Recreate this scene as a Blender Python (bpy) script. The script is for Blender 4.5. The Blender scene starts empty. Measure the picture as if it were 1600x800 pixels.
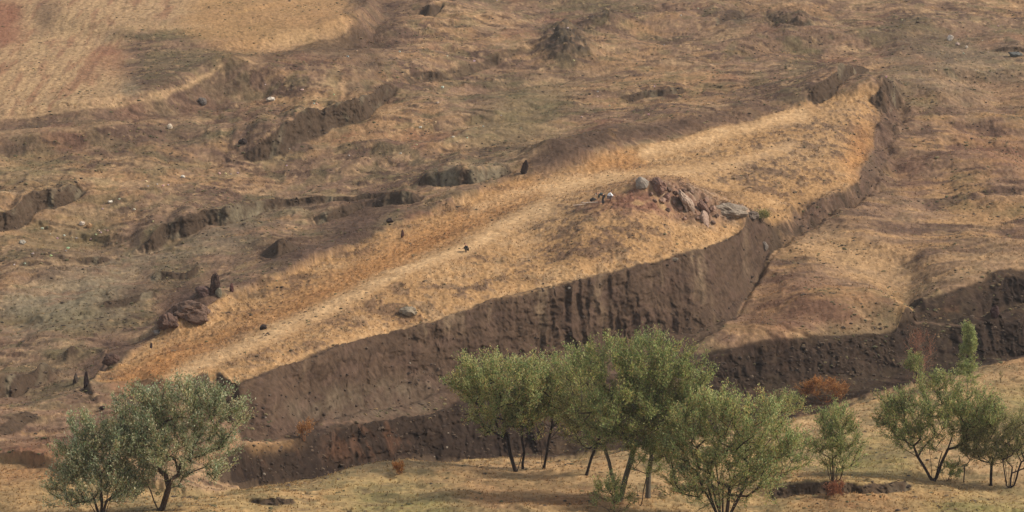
import bpy, math, random
import numpy as np
from mathutils import Vector, Matrix
from mathutils.geometry import delaunay_2d_cdt

# ------------------------------------------------------------------ camera, sky, sun, exposure
sc = bpy.context.scene
F = 800 / math.tan(math.radians(11.0))          # focal length in photograph pixels
PITCH = math.radians(12.0)
cam_d = bpy.data.cameras.new('camera')
cam_d.sensor_width = 36.0
cam_d.lens = 18.0 / math.tan(math.radians(11.0))
cam_d.clip_start = 1.0
cam_d.clip_end = 9000.0
cam = bpy.data.objects.new('camera', cam_d)
sc.collection.objects.link(cam)
cam.location = (0, 0, 90)
cam.rotation_euler = (math.radians(90) - PITCH, 0, 0)
sc.camera = cam
CZ = 90.0

SUN_EL, SUN_AZ = math.radians(42), math.radians(92)      # azimuth clockwise from the view direction (+Y)
world = bpy.data.worlds.new('World')
sc.world = world
world.use_nodes = True
wn = world.node_tree.nodes
wn.clear()
sky = wn.new('ShaderNodeTexSky')
sky.sky_type = 'NISHITA'
sky.sun_disc = False
sky.sun_elevation = SUN_EL
sky.sun_rotation = SUN_AZ
sky.altitude = 1900
sky.dust_density = 4.0
sky.air_density = 1.0
bg = wn.new('ShaderNodeBackground')
bg.inputs['Strength'].default_value = 0.15
wo = wn.new('ShaderNodeOutputWorld')
hsv = wn.new('ShaderNodeHueSaturation'); hsv.inputs['Saturation'].default_value = 0.4      # thin white cloud
world.node_tree.links.new(sky.outputs[0], hsv.inputs['Color'])
world.node_tree.links.new(hsv.outputs[0], bg.inputs[0])
world.node_tree.links.new(bg.outputs[0], wo.inputs[0])

sun_d = bpy.data.lights.new('sun', 'SUN')
sun_d.energy = 3.0
sun_d.angle = math.radians(9)
sun_d.color = (1.0, 0.93, 0.82)
sun = bpy.data.objects.new('sun', sun_d)
sc.collection.objects.link(sun)
sdir = Vector((math.sin(SUN_AZ) * math.cos(SUN_EL), math.cos(SUN_AZ) * math.cos(SUN_EL), math.sin(SUN_EL)))
sun.rotation_euler = sdir.to_track_quat('Z', 'Y').to_euler()
sun.location = (200, 300, 300)

sc.view_settings.view_transform = 'Standard'
sc.view_settings.look = 'None'
sc.view_settings.exposure = 0.58
sc.view_settings.gamma = 1.0
sc.view_settings.use_curve_mapping = False
sc.cycles.max_bounces = 6
sc.cycles.transparent_max_bounces = 6
sc.cycles.volume_bounces = 0
sc.cycles.use_denoising = True

rng = np.random.default_rng(7)
random.seed(7)
COL = sc.collection

# ------------------------------------------------------------------ numpy helpers
def _h(ix, iy, seed):
    n = (ix.astype(np.int64) * 374761393 + iy.astype(np.int64) * 668265263 + seed * 1442695041) & 0xFFFFFFFF
    n = ((n ^ (n >> 13)) * 1274126177) & 0xFFFFFFFF
    n = (n ^ (n >> 16)) & 0xFFFF
    return n.astype(np.float32) / 65535.0

def vn(x, y, seed=0):
    x = np.asarray(x, np.float32); y = np.asarray(y, np.float32)
    ix = np.floor(x); iy = np.floor(y)
    fx = x - ix; fy = y - iy
    fx = fx * fx * (3 - 2 * fx); fy = fy * fy * (3 - 2 * fy)
    a = _h(ix, iy, seed); b = _h(ix + 1, iy, seed); c = _h(ix, iy + 1, seed); d = _h(ix + 1, iy + 1, seed)
    return ((a + (b - a) * fx) * (1 - fy) + (c + (d - c) * fx) * fy) * 2 - 1

def fbm(x, y, seed=0, octv=4, gain=0.5, rot=0.6):
    s = 0; a = 1; t = 0
    c, k = math.cos(rot), math.sin(rot)
    for i in range(octv):
        s = s + a * vn(x, y, seed + i * 17); t += a
        x, y = (x * c - y * k) * 2.03 + 5.3, (x * k + y * c) * 2.03 + 1.7
        a *= gain
    return s / t

def sstep(a, b, x):
    t = np.clip((x - a) / (b - a), 0, 1)
    return t * t * (3 - 2 * t)

def gblur(a, sy, sx):
    for ax, s in ((0, sy), (1, sx)):
        if s <= 0: continue
        r = int(3 * s) + 1
        k = np.exp(-0.5 * (np.arange(-r, r + 1) / s) ** 2); k /= k.sum()
        pad = [(0, 0), (0, 0)]; pad[ax] = (r, r)
        p = np.pad(a, pad, mode='edge')
        out = np.zeros_like(a)
        n = a.shape[ax]
        for i, w in enumerate(k):
            out += w * (p[i:i + n] if ax == 0 else p[:, i:i + n])
        a = out
    return a

def lin(c):
    c = np.asarray(c, np.float64) / 255.0
    return np.where(c <= 0.04045, c / 12.92, ((c + 0.055) / 1.055) ** 2.4)

# ------------------------------------------------------------------ base hillside profile: picture row of the bare slope -> distance
KW = np.array([-440, -400, -300, -150, 0, 150, 400, 600, 650, 740, 800, 1200, 1800, 2500.])
KY = np.array([3000, 1500, 900, 640, 500, 425, 345, 287, 260, 228, 212, 150, 95, 50.])
KY = np.log(KY)
_dense = np.linspace(-440, 2500, 1471)
_ly = np.interp(_dense, KW, KY)
_ly = gblur(_ly[:, None], 12, 0)[:, 0]
def Yw(W): return np.exp(np.interp(W, _dense, _ly))
def dep(W): return PITCH + np.arctan((np.asarray(W) - 400) / F)
def Zw(W): return CZ - Yw(W) * np.tan(dep(W))
def depth_of(Y, Z): return Y * math.cos(PITCH) + (CZ - Z) * math.sin(PITCH)
def row_of(Y, Z):
    return 400 + F * np.tan(np.arctan2(CZ - Z, Y) - PITCH)
def param(u, v, h):
    """picture point at height h over the bare slope -> (U, W) on the slope"""
    lo, hi = -439.0, 2499.0
    lo = max(lo, v - 200); hi = min(hi, v + 900) if v + 900 < 2499 else 2499.0
    for _ in range(50):
        m = (lo + hi) / 2
        if row_of(Yw(m), Zw(m) + h) < v: lo = m
        else: hi = m
    W = (lo + hi) / 2
    Y, Z = Yw(W), Zw(W)
    U = 800 + (u - 800) * depth_of(Y, Z + h) / depth_of(Y, Z)
    return U, W

# ------------------------------------------------------------------ survey of the big forms: lines of (u, v, height over the slope in metres)
LINES = dict(
 # ---- boat-shaped plateau
 wall_top=[(335,618,2.2),(372,598,3.7),(430,572,4.7),(520,541,5.7),(610,516,5.9),(700,492,6.6),(790,466,7.1),(880,444,7.6),(960,425,8),(1040,405,8.2),(1110,383,8.1),(1150,364,7.6),(1182,345,6.8),(1215,338,5.4),(1245,322,5.3),(1290,312,5.6),(1325,298,5.4),(1340,287,5.0),(1352,255,5.2),(1362,220,5.5),(1374,190,5.8),(1385,165,6.1),(1392,142,6.5)],
 wall_foot=[(340,665,-.4),(372,682,-.8),(430,690,-1.5),(500,668,-2.1),(560,650,-2.0),(620,634,-1.8),(690,615,-1.3),(790,590,-.9),(880,562,-.5),(960,545,-.3),(1040,533,0),(1110,520,.2),(1150,492,.4),(1180,445,.8),(1215,395,2.0),(1250,374,2.2),(1295,350,2.4),(1345,322,2.8),(1375,290,3),(1390,250,3.4),(1400,215,3.8),(1412,185,4.2),(1418,160,4.6)],
 crest=[(275,592,4.2),(330,565,5),(400,533,6),(470,502,6.8),(540,472,7.5),(620,432,8.3),(700,392,9),(770,358,9.3),(820,335,9.6),(880,314,11.0),(945,303,12.6),(1000,287,13.5),(1035,288,12.9),(1085,308,10.7),(1130,322,9),(1165,333,8)],
 hollow=[(1120,362,7.6),(1160,352,7.3)],
 mound_back=[(900,294,7.7),(960,281,7.6),(1015,272,7.8),(1060,269,8.2),(1110,300,7.4),(1160,316,7.3),(1220,322,6.6)],
 trough=[(215,575,2.9),(300,530,3.9),(380,498,4.8),(450,468,5.4),(530,430,5.9),(600,396,6.3),(680,362,6.7),(760,325,7),(830,298,7.2),(890,275,7.3),(960,250,7.4),(1010,236,7.4),(1100,208,7.6),(1200,186,7.6),(1280,172,7.6)],
 rim=[(140,602,2.4),(200,556,2.8),(250,514,3.4),(330,466,4.6),(400,440,5),(440,420,5.4),(500,392,5.8),(560,366,6),(640,340,6.4),(720,308,6.8),(800,272,7.2),(835,250,8.4),(880,222,9.6),(950,196,10.2),(1010,190,9.8),(1100,178,9.2),(1200,167,8.8),(1270,163,8.2)],
 rim_in=[(860,284,7.2),(950,249,7.3),(1000,236,7.3)],
 prow=[(1300,158,8),(1345,150,8),(1385,140,7.6)],
 midtop=[(1100,262,8),(1200,238,7.8),(1260,215,7.6),(1320,200,7.4)],
 midlow=[(1180,290,7),(1260,282,6.6),(1310,255,6.6)],
 # ---- ground outside, upper left
 out_l=[(120,620,1.2),(190,545,1.4),(240,498,1.8),(320,440,2.8),(400,405,3.4),(470,385,3.8),(560,345,4.2),(640,318,4.6),(720,285,5),(800,250,5.4),(850,220,5.4),(950,170,5.2),(1050,150,5),(1200,140,5),(1300,130,5),(1400,118,5)],
 out_l2=[(-60,560,0),(100,480,.6),(300,370,2),(500,280,3),(700,210,3.6),(900,120,3.6),(1200,90,3.6),(1500,80,3.6)],
 out_l3=[(-60,300,2.5),(200,290,2.8),(450,270,3.0),(620,160,3.6)],
 top=[(-100,0,5),(300,0,5),(640,0,4),(1000,0,4),(1300,0,4),(1700,0,4)],
 low_l=[(-60,700,-.6),(60,690,-.4),(180,680,-.4),(300,700,-.8)],
 # ---- right flank
 out_r=[(1450,150,4.4),(1520,170,4.0),(1640,180,4.0)],
 out_r2=[(1430,260,3.2),(1520,280,2.6),(1640,300,2.4)],
 out_r3=[(1240,420,1.8),(1330,400,1.8),(1430,380,1.8),(1540,370,1.8),(1660,370,1.8)],
 knoll=[(1190,520,.8),(1250,505,1.4),(1310,480,1.8),(1380,470,1.8)],
 swale=[(1412,478,.0),(1425,500,-.5)],
 # ---- gully: far bank, floor, near edge
 bank_top=[(345,720,-1.0),(400,703,-1.5),(450,690,-1.3),(500,667,-1.1),(560,657,-1.2),(620,647,-1.3),(690,632,-1.3),(790,612,-1.3),(880,596,-1),(960,582,-.8),(1040,566,-.5),(1110,552,-.2),(1160,546,0),(1210,536,.2),(1260,529,.3),(1310,524,.3),(1350,518,.2),(1400,516,0),(1425,506,-.2),(1470,504,.2),(1520,502,.4),(1545,488,.9),(1600,484,1.1),(1700,478,1.1)],
 bank_mid=[(1110,625,-4.2),(1170,620,-4.1),(1240,610,-4.0),(1320,598,-3.9),(1400,583,-3.7),(1450,574,-3.5),(1500,567,-3.4),(1560,560,-3.3),(1620,552,-3.3)],
 bank_foot=[(342,766,-2.2),(400,772,-5.0),(470,770,-6.0),(540,755,-7.0),(620,740,-7.2),(700,732,-7.5),(790,726,-8),(880,722,-8),(960,710,-7.2),(1040,690,-5.6),(1110,670,-5.2),(1170,660,-5.0),(1240,648,-4.8),(1320,633,-4.5),(1390,615,-4.2),(1440,602,-4),(1500,586,-3.8),(1545,578,-3.6),(1600,563,-3.6),(1700,548,-3.6)],
 bank2_top=[(1418,492,1.0),(1440,472,1.8),(1470,461,2.4),(1510,446,3.0),(1560,431,3.4),(1600,428,3.6),(1700,424,3.6)],
 bank2_foot=[(1432,503,0),(1480,502,.2),(1530,494,.2),(1600,478,.1),(1700,470,.1)],
 near_edge=[(320,786,-.6),(350,767,-.5),(400,757,-.3),(480,751,-.2),(540,736,0),(620,722,0),(700,717,0),(800,716,0),(900,716,0),(960,708,-.2),(1040,694,-.6),(1110,678,-1.0),(1170,668,-1.4),(1240,655,-1.6),(1300,640,-1.7),(1340,629,-1.8),(1390,615,-1.9),(1440,602,-2),(1480,590,-2),(1530,580,-2),(1560,572,-2),(1600,556,-2.2),(1700,540,-2.2)],
 near=[(-80,800,-.6),(100,790,-.6),(250,800,-.4),(400,790,0),(700,770,0),(1000,770,-.1),(1200,760,-.4),(1400,745,-.7),(1640,735,-.9)],
 near2=[(1300,690,-1.4),(1450,670,-1.6),(1620,640,-1.8)],
 gul_l=[(200,745,-.9),(290,762,-1.2)],
)
FAR = [(-3000,-440,0),(6000,-440,0),(-3000,2500,0),(6000,2500,0),(-700,-100,5),(2300,-100,4),(-700,300,2),(2300,300,3),
       (-700,600,0),(2300,560,0),(-700,830,0),(2300,830,0),(0,900,0),(800,900,0),(1600,900,0),(800,1300,0),(800,-250,6),(-700,-250,8),(2300,-250,8)]

def build_tin():
    pts, hs, edges = [], [], []
    for nm, L in LINES.items():
        prev = None
        for (u, v, h) in L:
            U, W = param(u, v, h)
            pts.append((U, W)); hs.append(h)
            if prev is not None: edges.append((prev, len(pts) - 1))
            prev = len(pts) - 1
    for (U, W, h) in FAR: pts.append((U, W)); hs.append(h)
    vs, es, fs, ov, oe, of = delaunay_2d_cdt([Vector(p) for p in pts], edges, [], 0, 1e-4, True)
    H = np.zeros(len(vs))
    for i, v in enumerate(vs):
        if ov[i]: H[i] = np.mean([hs[k] for k in ov[i]])
        else:
            best = []
            for (a, b) in edges:
                pa, pb = Vector(pts[a]), Vector(pts[b]); d = pb - pa
                t = (v - pa).dot(d) / d.length_squared
                if -0.001 <= t <= 1.001 and (pa + d * t - v).length < 0.05:
                    best.append(hs[a] * (1 - t) + hs[b] * t)
            H[i] = np.mean(best) if best else 0
            print('crossing lines at', tuple(v), H[i])
    return np.array([tuple(v) for v in vs]), H, fs

RU0, RU1, RSU = -700.0, 2300.0, 2.0
RW0, RW1, RSW = -250.0, 900.0, 1.0
nU = int((RU1 - RU0) / RSU) + 1; nW = int((RW1 - RW0) / RSW) + 1
RH = np.zeros((nW, nU), np.float64)
_P, _H, _T = build_tin()
for f in _T:
    for k in range(1, len(f) - 1):
        i0, i1, i2 = f[0], f[k], f[k + 1]
        p = _P[[i0, i1, i2]]
        a0 = max(0, int(math.floor((p[:, 0].min() - RU0) / RSU))); a1 = min(nU - 1, int(math.ceil((p[:, 0].max() - RU0) / RSU)))
        b0 = max(0, int(math.floor((p[:, 1].min() - RW0) / RSW))); b1 = min(nW - 1, int(math.ceil((p[:, 1].max() - RW0) / RSW)))
        if a1 < a0 or b1 < b0: continue
        U = RU0 + np.arange(a0, a1 + 1) * RSU; W = (RW0 + np.arange(b0, b1 + 1) * RSW)[:, None]
        (x0, y0), (x1, y1), (x2, y2) = p
        D = (y1 - y2) * (x0 - x2) + (x2 - x1) * (y0 - y2)
        if abs(D) < 1e-9: continue
        l0 = ((y1 - y2) * (U - x2) + (x2 - x1) * (W - y2)) / D
        l1 = ((y2 - y0) * (U - x2) + (x0 - x2) * (W - y2)) / D
        l2 = 1 - l0 - l1
        m = (l0 >= -1e-6) & (l1 >= -1e-6) & (l2 >= -1e-6)
        hh = l0 * _H[i0] + l1 * _H[i1] + l2 * _H[i2]
        sub = RH[b0:b1 + 1, a0:a1 + 1]
        sub[m] = hh[m]
# soften the gentle ground, keep the scarps
gW = (RW0 + np.arange(nW) * RSW)
dY = np.abs(np.gradient(Yw(gW), gW))[:, None]
mppW = (depth_of(Yw(gW), Zw(gW)) / F)[:, None]
def slope_of(Hr):
    gy = np.gradient(Hr, RSW, axis=0) / dY; gx = np.gradient(Hr, RSU, axis=1) / mppW
    return np.sqrt(gx * gx + gy * gy), gx, gy
big = gblur(RH, 9, 7); small = gblur(RH, 1.6, 2.0)
s0 = slope_of(small)[0]
cm = gblur(sstep(0.30, 0.62, s0), 3, 3); cm = np.clip(cm * 1.6, 0, 1)
RH = small * cm + big * (1 - cm)
RC = np.clip(gblur(sstep(0.48, 0.95, slope_of(RH)[0]), 1.0, 1.0), 0, 1)      # scarp mask (bare earth)

# world coordinates of the raster
RUg = (RU0 + np.arange(nU) * RSU)[None, :]
RX = (RUg - 800) * mppW
RY = np.repeat(Yw(gW)[:, None], nU, 1)
def proj(X, Y, Z):
    d = depth_of(Y, Z)
    return 800 + X * F / d, row_of(Y, Z)
RPv = row_of(RY, Zw(gW)[:, None] + RH)
RPu = 800 + RX * F / depth_of(RY, Zw(gW)[:, None] + RH)

def find(u, v):
    """raster cell seen at picture point (u, v)"""
    m = (np.abs(RPu - u) < 2.2) & (np.abs(RPv - v) < 2.0)
    idx = np.argwhere(m)
    if len(idx) == 0:
        i = np.argmin((RPu - u) ** 2 + (RPv - v) ** 2)
        return np.unravel_index(i, RPu.shape)
    far = idx[:, 0].max()                       # larger row = nearer
    near = idx[idx[:, 0] >= far - 6]
    d = (RPu[near[:, 0], near[:, 1]] - u) ** 2 + (RPv[near[:, 0], near[:, 1]] - v) ** 2
    return tuple(near[np.argmin(d)])

# ------------------------------------------------------------------ lesser scarps: foot line (u, v, face height in picture pixels), face width (m), fade length behind (m), bare 0..1
SCARPS = [
 ([(232,396,6),(245,394,20),(262,380,22),(290,378,27),(330,367,29),(360,363,31),(385,352,26),(410,338,17),(440,326,12),(480,319,9),(540,315,7),(600,313,7),(632,311,4)], 1.0, 14, 1),
 ([(646,304,5),(668,305,17),(690,305,22),(720,301,23),(745,296,21),(775,285,16),(806,272,5)], 1.2, 16, .9),
 ([(-40,382,25),(0,376,26),(25,374,30),(60,352,30),(85,342,26),(115,330,18),(142,311,5)], 1.2, 14, 1),
 ([(385,264,5),(410,260,14),(440,253,26),(475,238,36),(510,222,40),(545,210,42),(575,198,34),(590,180,20),(605,163,16),(626,148,6)], 1.6, 14, 1),
 ([(655,136,3),(680,129,9),(702,122,3)], .8, 8, .8),
 ([(-40,642,28),(0,632,28),(30,622,27),(50,612,24),(85,592,18),(104,576,6)], 1.3, 16, 1),
 ([(330,112,3),(360,106,6),(385,100,10),(415,98,9),(450,94,14),(480,90,20),(520,88,30),(550,84,40),(580,76,42),(604,50,30),(596,20,20),(570,-14,10)], 3.6, 60, .0),
 ([(-60,226,26),(0,224,26),(60,219,27),(140,216,32),(200,206,36),(270,192,34),(320,172,38),(360,160,42),(400,165,24),(440,178,8)], 5.5, 26, .1),
 ([(-60,264,20),(0,262,22),(60,258,24),(150,250,20),(230,242,14),(300,236,6)], 3.5, 12, .15),
 ([(1270,166,5),(1280,165,12),(1290,162,18),(1305,152,22),(1325,140,20),(1345,126,12),(1362,116,4)], 1.2, 10, 1),
 ([(1372,180,5),(1385,181,26),(1395,176,28),(1405,170,14),(1412,160,4)], 1.6, 6, 1),
 ([(652,38,3),(665,47,16),(680,44,18),(692,30,6)], 1.2, 10, 1),
 ([(686,10,4),(700,22,16),(714,20,8),(722,12,3)], 1.2, 10, 1),
 ([(955,166,3),(1000,160,9),(1050,153,9),(1105,143,3)], 1.6, 10, .7),
 ([(112,431,3),(150,423,10),(187,409,4)], .8, 8, .8),
 ([(216,456,3),(250,453,13),(290,444,9),(325,437,3)], 1.0, 8, .8),
 ([(-20,436,5),(40,435,7),(75,432,2)], .6, 6, .8),
 ([(400,414,6),(430,419,27),(455,409,27),(478,391,6)], 1.5, 7, 1),
 ([(486,358,6),(520,352,19),(545,342,16),(575,329,5)], 1.5, 8, .9),
 ([(566,336,5),(610,332,18),(650,328,12),(664,321,3)], 1.5, 8, .9),
 ([(330,482,3),(380,470,8),(430,455,8),(480,440,5)], 1.2, 6, .4),
 ([(140,508,3),(180,500,10),(230,485,9),(270,472,3)], 1.4, 8, .7),
 ([(0,505,3),(60,520,7),(130,512,6),(180,505,2)], 1.0, 7, .3),
 ([(1198,780,8),(1225,779,17),(1290,776,18),(1350,777,20),(1400,772,16),(1440,758,4)], .6, 5, 1),
 ([(360,786,4),(400,791,9),(430,792,11),(455,786,9),(470,779,2)], .5, 4, .9),
 ([(180,768,3),(212,773,9),(245,770,3)], .5, 4, .9),
 ([(640,770,2),(690,774,6),(730,776,5),(770,772,2)], .5, 3, .6),
 ([(1440,176,3),(1480,178,12),(1530,174,14),(1560,168,3)], 4.0, 12, .25),
 ([(1200,60,3),(1250,66,9),(1290,60,5)], 2, 14, .6),
 ([(1350,92,3),(1400,104,8),(1470,94,8),(1520,80,3)], 3, 16, .3),
 ([(1100,60,3),(1150,44,10),(1180,30,5)], 2, 14, .5),
 ([(1530,88,3),(1570,92,8),(1600,90,6),(1660,88,4)], 1.0, 8, .6),
 ([(1290,268,3),(1400,276,7),(1500,288,7),(1620,300,6)], 2.5, 9, .15),
 ([(1390,352,2),(1450,330,6),(1530,338,7),(1620,352,6)], 2.5, 9, .2),
 ([(1420,244,3),(1480,238,7),(1560,240,9),(1660,250,8)], 2.5, 10, .3),
 ([(1460,300,3),(1500,318,8),(1560,322,9),(1660,330,8)], 2.5, 10, .3),
 ([(1300,500,2),(1380,478,7),(1400,462,4)], 1.5, 6, .3),
 ([(330,60,2),(420,40,5),(500,30,2)], 1.5, 12, .1),
 ([(700,250,2),(780,215,6),(840,200,2)], 1.5, 10, .2),
 ([(620,95,2),(700,92,6),(800,108,7),(860,96,3)], 2.0, 12, .2),
 ([(520,290,2),(600,262,6),(680,250,3)], 1.5, 10, .2),
 ([(60,290,2),(160,282,6),(280,280,3)], 1.5, 10, .3),
 ([(0,480,2),(80,458,6),(200,440,3)], 1.3, 9, .3),
 ([(-20,700,6),(40,672,12),(90,650,6)], 1.5, 8, .6),
 ([(60,570,2),(120,562,8),(160,548,3)], 1.0, 6, .6),
 ([(60,545,2),(150,528,8),(230,508,9),(300,470,3)], 2.2, 9, .35),
 ([(110,505,2),(220,474,8),(330,442,9),(420,420,7),(500,384,2)], 2.2, 9, .3),
 ([(620,150,4),(660,138,8),(720,122,7),(800,96,6),(870,84,2)], 2.0, 14, .5),
 ([(560,244,2),(640,226,8),(740,206,9),(830,196,3)], 2.6, 12, .25),
 ([(440,296,2),(540,280,7),(650,262,9),(760,240,8),(810,232,2)], 2.4, 10, .3),
 ([(960,130,2),(1080,112,9),(1200,92,10),(1330,78,8),(1400,70,2)], 3.2, 16, .35),
 ([(900,40,2),(1010,30,8),(1120,34,9),(1200,22,3)], 3.0, 16, .3),
 ([(1230,106,2),(1320,92,9),(1440,70,9),(1560,48,7),(1660,40,5)], 3.2, 16, .3),
 ([(1410,140,2),(1500,136,8),(1580,128,8),(1680,124,6)], 2.4, 12, .35),
 ([(640,70,3),(720,60,9),(800,40,8),(860,20,3)], 2.8, 14, .3),
 ([(1400,215,2),(1480,210,8),(1570,214,9),(1680,224,8)], 2.6, 10, .3),
 ([(1250,392,2),(1320,398,7),(1400,420,8),(1440,440,3)], 3.0, 9, .15),
 ([(10,330,2),(60,322,6),(90,312,2)], 1.2, 8, .5),
 ([(140,320,4),(200,300,8),(300,284,8),(420,270,6),(480,262,2)], 2.0, 12, .3),
 ([(100,640,3),(140,640,9),(170,628,3)], 1.2, 6, .7),
]
RB = np.zeros_like(RH)      # bare-earth mask from these
ADD = np.zeros_like(RH)
for (line, wid, fade, bare) in SCARPS:
    P = []
    for (u, v, hp) in line:
        i, j = find(u, v)
        P.append((RX[i, j], RY[i, j], hp * mppW[i, 0] * 1.02))
    P = np.array(P)
    rr = fade * 3 + wid
    mm = (RX > P[:, 0].min() - 14 - rr) & (RX < P[:, 0].max() + 14 + rr) & (RY > P[:, 1].min() - wid - 6) & (RY < P[:, 1].max() + rr)
    ii = np.argwhere(mm)
    r0, c0 = ii.min(0); r1, c1 = ii.max(0) + 1
    X = RX[r0:r1, c0:c1]; Y = RY[r0:r1, c0:c1]
    # a wandering foot
    X = X + 0.5 * vn(X / 3.1, Y / 3.1, 91); Yq = Y + (0.55 * vn(X / 2.3 + 9, Y / 9.0, 92) + 0.3 * vn(X / 0.9, Y / 5.0, 93)) * (1 if wid < 3 else .35)
    best = np.full(X.shape, 1e9); sd = np.zeros(X.shape); tt = np.zeros(X.shape); hs_ = np.zeros(X.shape); ws_ = np.zeros(X.shape)
    P[0, 2] = 0; P[-1, 2] = 0
    T = np.diff(P[:, :2], axis=0); T = T / np.hypot(T[:, 0], T[:, 1])[:, None]
    for k in range(len(P) - 1):
        ax, ay, ah = P[k]; bx, by, bh = P[k + 1]
        dx, dy = bx - ax, by - ay; l2 = dx * dx + dy * dy
        tr = ((X - ax) * dx + (Yq - ay) * dy) / l2; t = np.clip(tr, 0, 1)
        qx, qy = X - ax - dx * t, Yq - ay - dy * t
        d = np.sqrt(qx * qx + qy * qy)
        # averaged tangent at the joints keeps the side test continuous
        ta = T[max(k - 1, 0)] + T[k]; tb = T[k] + T[min(k + 1, len(T) - 1)]
        tx = np.where(tr < 0, ta[0], np.where(tr > 1, tb[0], T[k, 0])); ty = np.where(tr < 0, ta[1], np.where(tr > 1, tb[1], T[k, 1]))
        sg = np.sign(tx * qy - ty * qx)
        m = d < best
        best = np.where(m, d, best); sd = np.where(m, sg * d, sd)
        w_ = math.sqrt(l2) / (d * d + .3) ** 1.5
        ws_ += w_; hs_ += w_ * (ah + (bh - ah) * t)
        if k == 0: tt = np.where(m & (tr < 0), -tr * math.sqrt(l2), tt)
        else: tt = np.where(m, 0, tt)
        if k == len(P) - 2: tt = np.where(m & (tr > 1), (tr - 1) * math.sqrt(l2), tt)
    hh = hs_ / ws_
    if wid < 3: hh = hh * (1 + .35 * fbm(X / 2.2, Y / 12, 94, 3))
    endt = np.exp(-(tt / 4.0) ** 2)
    up = sstep(0, wid, sd)
    a = hh * up * np.exp(-np.maximum(sd - wid, 0) / fade) * endt
    ADD[r0:r1, c0:c1] += a
    face = sstep(-0.4, 0.1, sd) * (1 - sstep(wid * 0.85, wid * 1.1 + 0.3, sd)) * endt * sstep(0.25, 0.6, hh) * bare
    RB[r0:r1, c0:c1] = np.maximum(RB[r0:r1, c0:c1], face)
RH = RH + gblur(ADD, 0.6, 0.6)

# mounds and pits: (u, v, radius x m, radius y m, height m)
MOUNDS = [(290,508,3.2,3.0,2.5),(318,482,2.6,2.5,1.7),(265,520,1.8,1.6,1.2),(885,98,5,5,1.6),(870,92,2.5,3,1.0),(945,48,4,4,1.2),
 (350,150,4.5,5,1.1),(1000,300,4.5,3.5,.9),(1500,182,6,5,.8),(1480,770,3.6,2.2,.55),(1290,650,2,1.5,.6),(185,575,1.2,1.2,.5),
 (170,578,1.3,1.0,.8),(1150,60,5,5,1.3),(1230,45,5,5,1.1),(70,596,2,1.5,.8),(420,395,2,2,.8),(1465,300,9,6,.9),(1560,285,8,6,.9),(250,560,3,2,.5),
 (600,740,2.5,1.5,.25),(720,735,4,2,.25),(940,735,4,2,.2),(1520,505,1.5,1.5,.7),(1555,500,1.2,1.2,1.3),(1290,490,5,3,.6)]
for (u, v, rx, ry, h) in MOUNDS:
    i, j = find(u, v)
    X0, Y0 = RX[i, j], RY[i, j] + ry * 0.5
    m = (np.abs(RX - X0) < rx * 3) & (np.abs(RY - Y0) < ry * 3)
    d = ((RX[m] - X0) / rx) ** 2 + ((RY[m] - Y0) / ry) ** 2
    RH[m] += h * np.exp(-d ** 1.4)

def samp(R, U, W):
    a = np.clip((U - RU0) / RSU, 0, nU - 1.001); b = np.clip((W - RW0) / RSW, 0, nW - 1.001)
    i = a.astype(int); j = b.astype(int); fa = a - i; fb = b - j
    return (R[j, i] * (1 - fa) + R[j, i + 1] * fa) * (1 - fb) + (R[j + 1, i] * (1 - fa) + R[j + 1, i + 1] * fa) * fb

# ------------------------------------------------------------------ the ground mesh: dense where the picture looks, coarse to the horizon
dU = np.arange(-40, 1641, 1.55)
oL = -40 - np.cumsum(6 * 1.16 ** np.arange(26)); oR = 1640 + np.cumsum(6 * 1.16 ** np.arange(26))
GU = np.concatenate([oL[::-1], dU, oR]); NC = len(GU)
NR = 900
Wf = np.arange(-14, 846, 1.0)
GWd = np.zeros((NR, NC))
pxm = 1.0 / (depth_of(Yw(Wf), Zw(Wf)) / F)
for j, U in enumerate(GU):
    hcol = samp(RH, np.full(len(Wf), U), Wf)
    w = 1.0 + 0.75 * np.abs(np.gradient(hcol)) * pxm
    s = np.concatenate([[0], np.cumsum((w[1:] + w[:-1]) / 2)]); s /= s[-1]
    GWd[:, j] = np.interp(np.linspace(0, 1, NR), s, Wf)
GWd = gblur(GWd, 0, 2)
GWd[0] = -14; GWd[-1] = 845
top = np.concatenate([np.linspace(-440, -250, 20), np.linspace(-245, -17, 60)])
bot = np.concatenate([np.linspace(849, 1000, 24), np.linspace(1030, 2500, 30)])
GW = np.concatenate([np.repeat(top[:, None], NC, 1), GWd, np.repeat(bot[:, None], NC, 1)])
GUg = np.repeat(GU[None, :], GW.shape[0], 0)
H = samp(RH, GUg, GW); CL = samp(RC, GUg, GW); BR = samp(RB, GUg, GW)
Y = Yw(GW); Z0 = Zw(GW); D0 = depth_of(Y, Z0)
X = (GUg - 800) / F * D0
edge = sstep(-700, -300, GUg) * (1 - sstep(1900, 2300, GUg)) * sstep(-250, -150, GW) * (1 - sstep(860, 900, GW))
H = H * edge
pu, pv = proj(X, Y, Z0 + H)                      # where each spot of ground lies on the survey picture

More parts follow.
